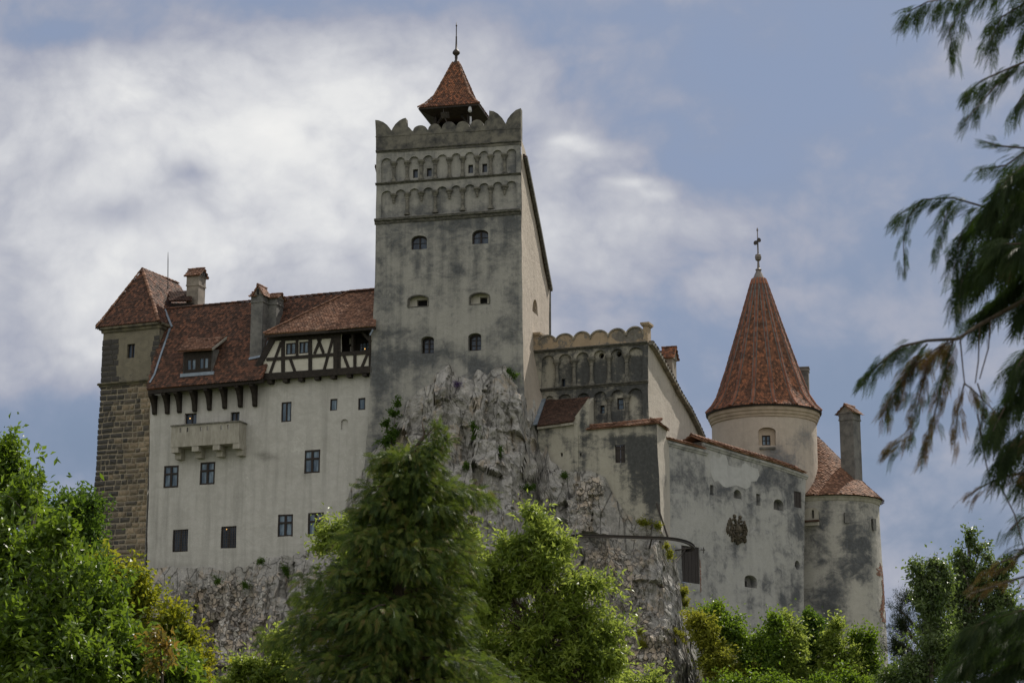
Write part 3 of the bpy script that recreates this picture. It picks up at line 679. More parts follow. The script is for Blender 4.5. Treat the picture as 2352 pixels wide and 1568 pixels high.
    for sx in (728, 783, 888, 940, 1048, 1102):
        x = 201+sx*.29297; u = FW.px(x, 985, 1.0)[0]; sl.append([(u-.055, z1_-.42), (u+.055, z1_-.42), (u+.055, z1_-.14), (u-.055, z1_-.14)])
    panel(b, fB, rect_poly(r), sl, step=.5, reveal=.1, rim=0, wobble=False); b.face([FW.L(r[0], z0, .9), FW.L(r[1], z0, .9), FW.L(r[1], z1_-.43, .9), FW.L(r[0], z1_-.43, .9)])
    for u in (r[0], r[1]): b.fbox(FW, u-.06 if u == r[1] else u, u if u == r[1] else u+.06, z0, z1_, -.02, .998)
    b.fbox(FW, r[0]+.06, r[1]-.06, z0+.002, z0+.14, 0, .9)
    bal = b.build('balcony', M['balcony'], PW)
    c = MB(); c.fbox(FW, r[0]-.05, r[1]+.06, z1_, z1_+.09, .84, 1.07); c.fbox(FW, r[1]-.14, r[1]+.06, z1_+.002, z1_+.088, 0, .84); c.fbox(FW, r[0]-.05, r[0]+.1, z1_+.002, z1_+.088, 0, .84); c.build('coping', M['stone_trim'], bal)
    for xa in (400.5, 447.5, 495.5, 541.5):
        u = FW.px(xa, 1030, 1.0)[0]; c = MB(); c.fbox(FW, u-.24, u+.24, z0-.34, z0, .30, .97); c.fbox(FW, u-.22, u+.22, z0-.70, z0-.342, -.02, .50); c.fbox(FW, u-.22, u+.22, z0-.34, z0-.002, -.02, .297); c.build('corbel', M['balcony'], bal)
class Frame_off_(Frame):
    def __init__(s, f, off): s.deg = f.deg; s.d = f.d; s.n = f.n; s.o = f.o+f.n*off
def Frame_off(f, off): return Frame_off_(f, off)
build_wing()

def build_timber():
    to = .38; F = Frame_off(FW, to); ol = opoly(F, [(578, 866), (852, 849), (859, 745), (628, 771)])
    wins = [rect(F, *z1(1556, 728), *z1(1632, 818)), rect(F, *z1(1660, 718), *z1(1732, 810))]
    log = opoly(F, [z1(1988, 808), z1(2214, 795), z1(2224, 632), z1(1988, 650)])
    m = MB(); panel(m, F, ol, [rect_poly(w) for w in wins]+[log], step=.4, reveal=.12, wobble=False); m.face([F.L(*ol[0], -.02), F.L(*ol[0], -3.0), F.L(*ol[3], -3.0), F.L(*ol[3], -.02)])
    st = m.build('half_timbered_storey', M['infill'], PW)
    for w_ in wins: window(st, F, w_, .06, 2, 1, bar=.04, edge=.06)
    d = MB(); d.prism([F.L(u, z, -1.3) for u, z in opoly(F, [z1(1900, 860), z1(2260, 840), z1(2260, 600), z1(1900, 600)])], -F.n*.05)
    u0, zz0 = log[0]; u1_, zz1 = log[2]
    d.fbox(F, u0-.5, u1_+.6, zz0-.02, zz0+.03, -1.3, -.13); d.fbox(F, u0-.5, u1_+.6, zz1+.1, zz1+.15, -1.3, -.13)
    d.build('loggia_recess', M['timber'], st)
    fw = Frame_off(F, -1.25); r = rect(fw, *z1(2132, 725), *z1(2210, 800)); window(st, fw, r, .0, 3, 3, bar=.03, edge=.05)
    r2 = MB(); q = rect(fw, *z1(2052, 690), *z1(2088, 735)); r2.fbox(fw, q[0], q[1], q[2], q[3], -.02, .02); q = rect(fw, *z1(2060, 755), *z1(2085, 800)); r2.fbox(fw, q[0], q[1], q[2], q[3], -.02, .02); r2.build('inner_infill', M['infill'], st)
    b = MB()
    def bm(a, c, w_, o=.07): b.beam(F.P(*z1(*a)), F.P(*z1(*c)), w_*1.22, F.n, -.06+o*.1, o)
    bm((1268, 1003), (2232, 935), .36, .09)                      # sill beam
    bm((1300, 985), (1470, 672), .34, .088)                      # raking post
    bm((1440, 700), (2240, 620), .22, .084)                      # top plate
    for x, t, bt, w_ in ((1535, 655, 985, .20), (1748, 640, 968, .20), (1951, 620, 952, .30), (1975, 620, 952, .16), (2098, 810, 945, .16), (2216, 610, 935, .12), (1645, 660, 830, .14)): bm((x, t), (x, bt), w_, .078)
    bm((1405, 858), (1950, 818), .17, .07); bm((1985, 815), (2216, 800), .20, .07); bm((1540, 702), (1945, 680), .14, .066)
    for a, c in (((1520, 720), (1430, 975)), ((1590, 850), (1632, 965)), ((1925, 690), (1855, 945)), ((1790, 645), (1852, 810)), ((1848, 645), (1780, 815)), ((2010, 825), (2050, 930)), ((2196, 815), (2150, 925)), ((1500, 690), (1455, 690))): bm(a, c, .15, .055)
    bm((2070, 655), (2070, 800), .12, -.5); bm((2150, 640), (2222, 720), .14, .05)
    b.build('timber_frame', M['timber'], st)
    for x in (1430, 1550, 1670, 1797, 1922, 2048, 2172):
        t = (x-1300)/900; y = 1040-t*72; r = rect(F, *z1(x-17, y-28), *z1(x+17, y+16)); j = MB(); j.fbox(F, r[0], r[1], r[2], r[3], -.6, .05); j.build('joist_end', M['timber'], st)
    # its shallower roof
    e0, e1 = FW.P(606.8, 766.5, .95), FW.P(862, 747.5, .95); q0, q1 = FW.P(804.5, 671, RO), FW.P(866, 665, RO)
    nn = (e1-e0).cross(q1-e0); q0 = plane_hit(e0, nn, 804.5, 670.5)
    m = MB(); tiles(m, [e0, e1, q1, q0], .185, .165, seed=21, thick=.10); rf = m.build('timber_storey_roof', M['tile_warm'], PW)
    m = MB(); ridge(m, e0, q0, .10, .3); ridge(m, q0, q1, .10, .4); m.build('ridge_tiles', M['tile_warm'], rf)
    m = MB(); m.beam(e0-UP*.16, e1-UP*.16, .16, FW.n, -.14, -.02); m.build('eaves_board', M['timber'], rf)
    m = MB(); m.beam(FW.P(851, 770, .9), FW.P(858, 757, .95), .10, FW.n, .05, .1); m.build('gutter', M['flash'], rf)
build_timber()

# ================================================================ keep
KT = thing('keep_tower', 'tall grey stained square keep with round merlons and two tiers of blind arches', 'tower', FT.P(1030, 1120))
def build_keep():
    m = MB()
    ol = opoly(FT, [(864.3, 345), (1196.5, 321), (1197.5, 500), (1198.8, 632), (1200.5, 760), (1203, 850), (1208, 1000), (1210, 1150), (826, 1150), (838, 1060), (844.6, 976), (851, 851), (856.6, 746), (861.5, 632), (863, 500)])
    bx = [325, 457, 598, 744, 890, 1038, 1178, 1328, 1470, 1615, 1740]
    def tier(sp0, h, bl, br):
        pts = []
        for i in range(10):
            xl = bx[i]+(0 if i == 0 else 20); xr = bx[i+1]-(0 if i == 9 else 20); sp = lambda x: sp0-(x-457)*.0768
            pts += [z4(*p) for p in arc_px(xl, sp(xl), xr, sp(xr), h, 8)]
        return opoly(FT, [z4(325, bl)]+pts+[z4(1740, br)])
    t1, t2 = tier(266, 52, 478, 372), tier(596, 46, 838, 735)
    A = rect(FT, 944.5, 541, 980.8, 572.9); B = rect(FT, 1084.7, 528.3, 1122, 560)
    Mm = [rect(FT, 936.8, 677.7, 984, 704.6), rect(FT, 1078, 671.8, 1124.7, 698.6)]
    Lw = [rect(FT, 966.5, 772, 996.6, 811.8), rect(FT, 1075, 764.5, 1105, 804.5)]
    S = [(1030, 515, 150, 16, .42), (875, 640, 14, 200, .30), (1185, 640, 16, 220, .32), (955, 610, 7, 38, .5), (986, 610, 7, 38, .5), (1095, 600, 7, 36, .45), (1128, 605, 7, 40, .45), (1040, 560, 28, 80, .30), (905, 560, 22, 60, .28), (1160, 570, 22, 70, .33), (1055, 620, 14, 14, .5),
         (920, 765, 70, 12, .35), (935, 822, 95, 20, .55), (1010, 810, 40, 14, .42), (1150, 770, 50, 30, .42), (1000, 838, 60, 10, .42), (880, 870, 40, 26, .38), (870, 960, 20, 90, .35), (900, 905, 30, 12, .25), (1175, 690, 18, 60, .3),
         (1140, 845, 55, 10, .45), (970, 900, 60, 20, -.35), (1060, 860, 40, 30, -.35), (1040, 700, 120, 60, -.15), (1060, 760, 50, 40, -.25), (900, 690, 28, 40, .12), (1150, 810, 40, 18, -.2), (1030, 400, 160, 60, -.12), (845, 900, 10, 60, -.2), (1090, 840, 12, 25, .7)]
    panel(m, FT, ol, [t1, t2, arch_poly(A, .28), arch_poly(B, .28)]+[arch_poly(r, .3) for r in Mm]+[arch_poly(r, .22) for r in Lw], step=.30, stains=S, reveal=.16)
    # recessed panels behind the blind arches
    ww = [rect(FT, *z4(650, 325), *z4(703, 415)), rect(FT, *z4(795, 315), *z4(848, 402)), rect(FT, *z4(1230, 278), *z4(1283, 365)), rect(FT, *z4(1378, 268), *z4(1430, 357))]
    S2 = [(1030, 425, 170, 7, .35), (1030, 490, 170, 8, .4), (1190, 380, 14, 40, .4), (1030, 395, 180, 30, -.1)]
    panel(m, FT, t1, [rect_poly(r) for r in ww], off=-.155, step=.35, stains=S2, reveal=.3); panel(m, FT, t2, [], off=-.155, step=.35, stains=S2)
    # deeper reveals behind the windows of the plain storeys
    for r, rs in [(A, .28), (B, .28)]+[(q, .3) for q in Mm]+[(q, .22) for q in Lw]:
        b = len(m.v); pl = densify(arch_poly(r, rs), .3)
        for i in range(len(pl)):
            j = (i+1) % len(pl); m.face([FT.L(*pl[i], -.15), FT.L(*pl[i], -.5), FT.L(*pl[j], -.5), FT.L(*pl[j], -.15)])
    # rest of the shell
    uL, uR = FT.px(862, 600)[0], FT.px(1198, 600)[0]; zt, zb = FT.px(1030, 340)[1], FT.px(1030, 1150)[1]; dp = 9.3; zbk = FTs.px(1263, 650)[1]
    m.face([FT.L(uL, zb, 0), FT.L(uL, zt, 0), FT.L(uL, zbk, -dp), FT.L(uL, zb, -dp)]); m.face([FT.L(uL, zb, -dp), FT.L(uL, zbk, -dp), FT.L(uR, zbk, -dp), FT.L(uR, zb, -dp)])
    m.build('wall', M['keep'], KT, stain=True)
    # sunlit right-hand wall
    zf = FTs.px(1225, 800)[1]
    def fl(u, z, o): return FTs.L(u, z, o+max(0, u)*.035*max(0, zf-z)**1.35)
    s = MB(); nic = arch_poly(rect(FTs, 1223.6, 687.6, 1235, 719.5), .9)
    so_ = opoly(FTs, [(1199, 322), (1206, 343), (1219, 408), (1229, 465), (1239, 522), (1256.5, 612), (1262, 648), (1257, 1150), (1203, 1150)])
    so_[0] = (0, so_[0][1]); so_[-1] = (0, so_[-1][1])
    panel(s, FTs, so_, [nic], step=.35, reveal=.7, curve=fl, stains=[(1225, 900, 30, 60, .5), (1232, 735, 8, 18, .4), (1245, 640, 8, 100, .15)]); s.prism([FTs.L(u, z, -.7) for u, z in nic], -FTs.n*.05)
    s.build('side_wall', M['keep_sunlit'], KT, stain=True)
    for p0, p1, h, pj, nm in (((863.5, 352), (1197, 328.5), 6, .7, 'cornice'), ((862.5, 426.5), (1197, 402), 6, .7, 'cornice'), ((861, 517), (1197.5, 493), 15, 1.1, 'cornice')): cornice(KT, FT, p0, p1, h, pj, name=nm)
    for i, x in enumerate(bx[1:10]):
        dx = x-457; column(KT, FT, z4(x, 262-dx*.0768), z4(x, 466-dx*.072), 18*.2197, -.07)
    for i, x in enumerate(bx[1:10]):
        dx = x-457
        if i % 2 == 0: column(KT, FT, z4(x, 592-dx*.0765), z4(x, 690-dx*.0765), 19*.2197, -.06, pendant=True)
        else: column(KT, FT, z4(x, 590-dx*.0765), z4(x, 822-dx*.072), 18*.2197, -.07)
    g2 = Frame_off(FT, -.155)
    for r in ww: window(KT, g2, r, .2, 1, 1, edge=.04, glass='glass_dark')
    for r in (A, B): window(KT, FT, r, .26, 2, 2, rise=.28, bar=.035, edge=.07, glass='glass_dark')
    for r in Lw: window(KT, FT, (r[0]+.1, r[1]-.02, r[2]+.05, r[3]-.08), .38, 2, 3, rise=.2, bar=.035, edge=.06, glass='glass_dark')
    for r, (a, b_) in zip(Mm, ((.36, .86), (.44, .80))):
        k = MB(); pl = arch_poly(r, .3); w_ = r[1]-r[0]; h = r[3]-r[2]; hole = rect_poly((r[0]+w_*a, r[0]+w_*b_, r[2]+h*.06, r[2]+h*.74))
        panel(k, FT, pl, [hole], off=-.45, step=.3, reveal=.3, wobble=False); nb = k.build('window_niche', M['infill'], KT); dark_back(nb, FT, hole, .74)
        fr_ = MB(); pts = densify(pl, .25)
        for i in range(len(pts)): fr_.beam(FT.L(*pts[i]), FT.L(*pts[(i+1) % len(pts)]), .07, FT.n, -.08, .015)
        fr_.build('niche_surround', M['cornice'], nb)
    # parapet with swallow-tail and round merlons
    top = [z3(265, 1128), z3(300, 1133), z3(345, 1150), z3(385, 1180), z3(415, 1215), z3(432, 1243), z3(445, 1215), z3(475, 1170), z3(515, 1135), z3(555, 1113), z3(585, 1104), z3(590, 1190), z3(615, 1200), z3(640, 1225), z3(650, 1240)]
    for xl, xr, h in ((662, 806, 54), (815, 947, 60), (962, 1108, 68), (1114, 1248, 62), (1258, 1396, 70)):
        yl, yr = 1240-(xl-660)*.068, 1240-(xr-660)*.068; top += [z3(*p) for p in arc_px(xl, yl, xr, yr, h, 10)]
    top += [z3(1404, 1180), z3(1418, 1145), z3(1440, 1128), z3(1455, 1122), z3(1455, 1030), z3(1500, 1037), z3(1550, 1063), z3(1595, 1110), z3(1630, 1168), z3(1650, 1120), z3(1685, 1070), z3(1735, 1025), z3(1788, 1004)]
    pol = opoly(FT, [z3(272, 1475)]+top+[z3(1788, 1380)])
    p = MB(); Ft = Frame_off(FT, .05); panel(p, Ft, pol, [], step=.35, rim=.5, wobble=True)
    q = MB(); panel(p, Ft, pol, [], off=-.5, step=.6); p.build('parapet', M['merlon'], KT)
    zc = FT.px(1030, 333)[1]
    c = MB(); zz = z3(0, 0); c.beam(FT.P(*z3(268, 1305)), FT.P(*z3(1786, 1212)), .05, FT.n, .05, .075)
    for x in (590, 890, 1190, 1470): c.beam(FT.P(*z3(x, 1300-(x-268)*.06)), FT.P(*z3(x, 1450-(x-268)*.06)), .05, FT.n, .05, .075)
    c.build('parapet_moulding', M['merlon'], KT)
    # lean-to roof behind the parapet
    prof = [(1203, 340), (1229, 456), (1243, 528), (1268, 662)]; R_ = MB()
    pr = [FTs.P(x, y, .22) for x, y in prof]; pr[0] = FTs.L(.5, pr[0].z-.2, .22); wv = FT.d*(uR-uL+.5)
    for i in range(3): tiles(R_, [pr[i], pr[i+1], pr[i+1]-wv, pr[i]-wv], .22, .2, seed=30+i, thick=.10)
    rk = R_.build('roof', M['tile_brown'], KT); vb = MB()
    for i in range(3): vb.beam(pr[i]-UP*.14, pr[i+1]-UP*.14, .24, FTs.n, -.14, .05)
    vb.build('verge', M['cornice'], rk)  # dark cornice colour stands in for the shadow along the roof edge
    # belfry
    e0, e1 = FT.P(961.7, 246.7, -1.0), FT.P(1099.4, 237.4, -1.0); e0.z = e1.z = (e0.z+e1.z)/2; S_ = (e1-e0).length; mid = (e0+e1)/2-FT.n*(S_/2)
    apex = FT.P(1047.8, 137, -1.0-S_/2); H_ = apex.z-e0.z; cxy = V3((mid.x, mid.y, e0.z)); sh = V3((apex.x-mid.x, apex.y-mid.y, 0))
    lv = [(0, 1), (.10, .80), (.26, .58), (.58, .34), (.93, .085)]; m = MB(); rg = []
    for h, f in lv:
        c0 = cxy+sh*h+UP*(H_*h); hs = S_/2*f; rg.append([c0+FT.d*(a*hs)+FT.n*(b_*hs) for a, b_ in ((-1, 1), (1, 1), (1, -1), (-1, -1))])
    outs = [FT.n, FT.d, -FT.n, -FT.d]
    for k in range(4):
        for i in range(len(lv)-1): tiles(m, [rg[i][k], rg[i][(k+1) % 4], rg[i+1][(k+1) % 4], rg[i+1][k]], .155, .15, seed=40+k*5+i, thick=.06, point=.4, out=outs[k]+UP*.3)
    bf = m.build('belfry_roof', M['tile_spire'], KT)
    for k in range(4):
        m = MB()
        for i in range(len(lv)-1): ridge(m, rg[i][k], rg[i+1][k], .085, .28, .02)
        m.build('hip_tiles', M['tile_warm'], bf)
    m = MB(); m.prism([p-UP*.05 for p in rg[0]], -UP*.10); b0 = [cxy+FT.d*(a*S_*.30)+FT.n*(b_*S_*.30)-UP*.45 for a, b_ in ((-1, 1), (1, 1), (1, -1), (-1, -1))]
    for k in range(4): m.face([rg[0][k]-UP*.16, rg[0][(k+1) % 4]-UP*.16, b0[(k+1) % 4], b0[k]])
    m.build('belfry_soffit', M['timber'], bf)
    for a, b_ in ((-1, 1), (1, 1), (1, -1), (-1, -1)):
        c0 = cxy+FT.d*(a*S_*.28)+FT.n*(b_*S_*.28); m = MB(); m.box(c0-UP*1.1, FT.d, FT.n, UP, .09, .09, 1.2); m.beam(c0-UP*1.1, c0-UP*.4-FT.d*(a*.5), .12, FT.n, -.06, .06); m.build('belfry_post', M['timber'], bf)
    m = MB(); m.fbox(FT, *(lambda c_: (c_-S_*.28, c_+S_*.28))((cxy-FT.o).dot(FT.d)), cxy.z-.75, cxy.z-.35, -1.0-S_*.8, -1.0-S_*.72); m.build('belfry_rear_panel', M['timber'], bf)
    m = MB(); b0 = cxy+sh+UP*(H_*.93); mp = mpp(b0); L = lambda y: b0.z+(142-y)*mp*1.02
    m.lathe(b0, [(.30, L(150)), (.16, L(138)), (.085, L(134)), (.10, L(128)), (.09, L(124)), (.19, L(121)), (.25, L(118.5)), (.235, L(114)), (.14, L(110)), (.07, L(108)), (.045, L(80)), (.06, L(79)), (.035, L(77)), (.03, L(54)), (.065, L(52)), (.03, L(50)), (.008, L(42))], 10)
    m.build('finial', M['iron'], bf, smooth=True)
    sc_ = MB(); c0 = FT.P(1079.5, 253, -.9); sc_.lathe(c0, [(.02, c0.z+.22), (.09, c0.z+.18), (.11, c0.z+.05), (.13, c0.z-.02), (.12, c0.z-.08), (.07, c0.z-.15), (.02, c0.z-.17)], 12)
    sc_.tube([c0+UP*.25, c0+UP*.1], .03, 6); sc_.fbox(Frame_off(FT, -.9), *(lambda q: (q-.05, q+.05))((c0-FT.o).dot(FT.d)+.05), c0.z-1.0, c0.z-.45, -.05, .05)
    single(sc_, 'security_camera', plain('camera_housing', (.55, .56, .58), (.45, .46, .48), 4, .4, .05), 'small white dome camera hanging under the belfry eaves of the keep', 'security camera', smooth=False)
    fl_ = MB(); c0 = FT.P(1022, 265, -.75); fl_.box(c0, FT.d, (FT.n-UP*.4).normalized(), (UP+FT.n*.4).normalized(), .26, .10, .20); fl_.box(c0+FT.n*.11-UP*.04, FT.d, (FT.n-UP*.4).normalized(), (UP+FT.n*.4).normalized(), .21, .01, .16)
    fl_.tube([c0-UP*.2, c0-UP*.75+FT.d*.25], .025, 6); fl_.tube([c0+FT.d*-.1+UP*.2, c0-FT.d*.1+UP*.42], .02, 6)
    single(fl_, 'floodlight', M['iron'], 'black square floodlight standing behind the round merlons below the belfry roof', 'floodlight')
    return zt
build_keep()

# ================================================================ arcaded wing right of the keep
AW = thing('arcaded_wing', 'dark stained wing with scalloped parapet and two tiers of blind arcade right of the keep', 'castle wing', FA.P(1380, 1100))
def build_arcade():
    m = MB()
    def tier(sp, x_lo, x_hi, yb_lo, yb_hi):
        pts = []
        for xl, xr, ys, h in sp: sl = (xr-xl)*.085; pts += [z6(*p) for p in arc_px(xl, ys+sl/2, xr, ys-sl/2, h, 8)]
        return opoly(FA, [z6(x_lo, yb_lo)]+pts+[z6(x_hi, yb_hi)])
    t1 = tier([(433, 567, 638, 60), (610, 745, 622, 60), (795, 930, 605, 62), (978, 1110, 588, 62), (1160, 1290, 574, 62), (1342, 1492, 560, 64)], 433, 1492, 925, 838)
    t2 = tier([(475, 560, 1038, 40), (610, 745, 1035, 52), (808, 932, 1022, 54), (978, 1112, 1015, 62), (1160, 1295, 1000, 62), (1342, 1494, 985, 66)], 470, 1494, 1345, 1262)
    ol = opoly(FA, [z6(345, 520), z6(1548, 425), z6(1556, 1270), z6(1560, 1500), z6(360, 1500)])
    S = [(1405, 830, 70, 40, .30), (1470, 850, 14, 90, .5), (1440, 890, 40, 12, .45), (1280, 890, 18, 60, .25), (1345, 870, 70, 20, .25), (1360, 905, 120, 12, .4), (1480, 930, 14, 60, .45), (1405, 940, 60, 25, .2), (1260, 830, 30, 60, .1), (1350, 802, 110, 6, .3), (1420, 955, 40, 18, .3)]
    panel(m, FA, ol, [t1, t2], step=.32, stains=S, reveal=.2)
    hol = [oval_poly(rect(FA, *z6(1025, 548), *z6(1081, 606))), oval_poly(rect(FA, *z6(1212, 532), *z6(1265, 590)))]
    sl = rect(FA, *z6(632, 815), *z6(672, 900)); w2 = [rect(FA, *z6(1035, 1095), *z6(1083, 1180)), rect(FA, *z6(1213, 1018), *z6(1281, 1138))]
    S2 = S+[(1390, 850, 90, 30, .35), (1400, 815, 20, 8, -.4), (1463, 808, 18, 10, -.7), (1460, 925, 16, 26, -.6), (1420, 910, 16, 10, -.4), (1265, 850, 16, 50, -.2), (1390, 965, 60, 8, .3)]
    panel(m, FA, t1, hol+[rect_poly(sl)], off=-.19, step=.32, stains=S2, reveal=.35); panel(m, FA, t2, [rect_poly(r) for r in w2], off=-.19, step=.32, stains=S2, reveal=.3)
    uL, uR = FA.px(1228, 850)[0], FA.px(1488.5, 850)[0]; zb, zt = FA.px(1400, 1020)[1], FA.px(1400, 800)[1]
    m.face([FA.L(uL, zb, 0), FA.L(uL, zt, 0), FA.L(uL, zt-3, -11), FA.L(uL, zb, -11)])
    m.build('wall', M['arcade'], AW, stain=True)
    g = Frame_off(FA, -.19)
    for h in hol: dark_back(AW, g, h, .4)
    window(AW, g, sl, .26, 1, 1, edge=.03, glass='glass_dark')
    for r in w2: window(AW, g, r, .2, 1, 2, edge=.06, bar=.03)
    for x, yc, yb in ((595, 632, 918), (775, 616, 905), (957, 602, 890), (1140, 582, 872), (1325, 564, 858)): column(AW, FA, z6(x, yc), z6(x, yb), 20*.2197, -.10)
    for x, yc, yb in ((965, 1034, 1318), (1142, 1014, 1304), (1327, 996, 1288)): column(AW, FA, z6(x, yc), z6(x, yb), 20*.2197, -.10)
    cornice(AW, FA, z6(346, 560), z6(1549, 460), 7, .9); cornice(AW, FA, z6(420, 962), z6(1552, 868), 8, .9)
    # parapet of round-headed merlons with end pillars
    top = []
    for xl, xr, ys, h in ((408, 588, 440, 68), (588, 772, 428, 72), (774, 950, 414, 80), (948, 1134, 398, 78), (1136, 1320, 382, 80), (1322, 1503, 366, 84)):
        sl_ = (xr-xl)*.085; top += [z6(*p) for p in arc_px(xl, ys+sl_/2, xr, ys-sl_/2, h, 10)]
    p = MB(); Fp = Frame_off(FA, .05); pol = opoly(FA, [z6(408, 540)]+top+[z6(1503, 442)]); panel(p, Fp, pol, [], step=.35, rim=.5); panel(p, Fp, pol, [], off=-.5, step=.7)
    p.build('parapet', M['parapet_tan'], AW)
    e = MB()
    for i in range(6):
        seg = top[i*11:(i+1)*11]
        for a, b in zip(seg, seg[1:]): e.beam(FA.P(*a), FA.P(*b), .09, FA.n, -.47, .13)
    e.build('merlon_moulding', M['cornice_pale'], AW)
    for x0, x1, yt, yb in ((352, 412, 345, 545), (1500, 1548, 238, 446)):
        r = rect(FA, *z6(x0, yt), *z6(x1, yb)); k = MB(); k.fbox(FA, r[0], r[1], r[2], r[3]-.22, -.6, .10); k.fbox(FA, r[0]-.08, r[1]+.08, r[3]-.22, r[3]-.13, -.68, .18); k.fbox(FA, r[0]-.14, r[1]+.14, r[3]-.13, r[3], -.74, .24); k.build('pillar', M['parapet_tan'], AW)
    # side wall and its swept lean-to roof
    line = [(1545, 425), (1590, 440), (1640, 510), (1720, 650), (1830, 850), (1890, 970), (1990, 1130), (2080, 1310), (2134, 1432)]
    s = MB(); so_ = opoly(FAs, [z6(*q) for q in line]+[z6(2140, 1800), z6(1557, 1800)]); so_[0] = (0, so_[0][1]); so_[-1] = (0, so_[-1][1])
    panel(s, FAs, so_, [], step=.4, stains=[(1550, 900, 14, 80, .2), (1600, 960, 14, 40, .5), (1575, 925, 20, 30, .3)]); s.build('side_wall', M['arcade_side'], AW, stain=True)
    t = MB(); pr = [FAs.P(*z6(x+6, y-6), .28) for x, y in line[1:]]; wv = FA.d*(uR-uL-1)
    for i in range(len(pr)-1): tiles(t, [pr[i], pr[i+1], pr[i+1]-wv, pr[i]-wv], .22, .2, seed=60+i, thick=.12, jit=.6)
    rk = t.build('roof', M['tile_brown'], AW); vb = MB()
    for i in range(len(pr)-1): vb.beam(pr[i]-UP*.06+(pr[i]-pr[i+1])*.04, pr[i+1]-UP*.06, .26, FAs.n, -.24, .04)
    vb.build('verge', M['cornice_pale'], rk)
    fr = Frame(FA.o-FA.n*6.2, 21); chimney(AW, fr, 1523, 1545, 820, 900, 0, .9, cap='d', rise=.75, neck=.12, tmat='tile_spire', seed=8)
M['parapet_tan'] = plaster('peeling_tan_plaster', (.36, .28, .195), (.44, .345, .245), (.115, .11, .10), .02, .20, .25, .75, .4)
M['cornice_pale'] = plain('pale_weathered_moulding', (.30, .27, .22), (.12, .115, .105), 2.5, .95, .4)
build_arcade()

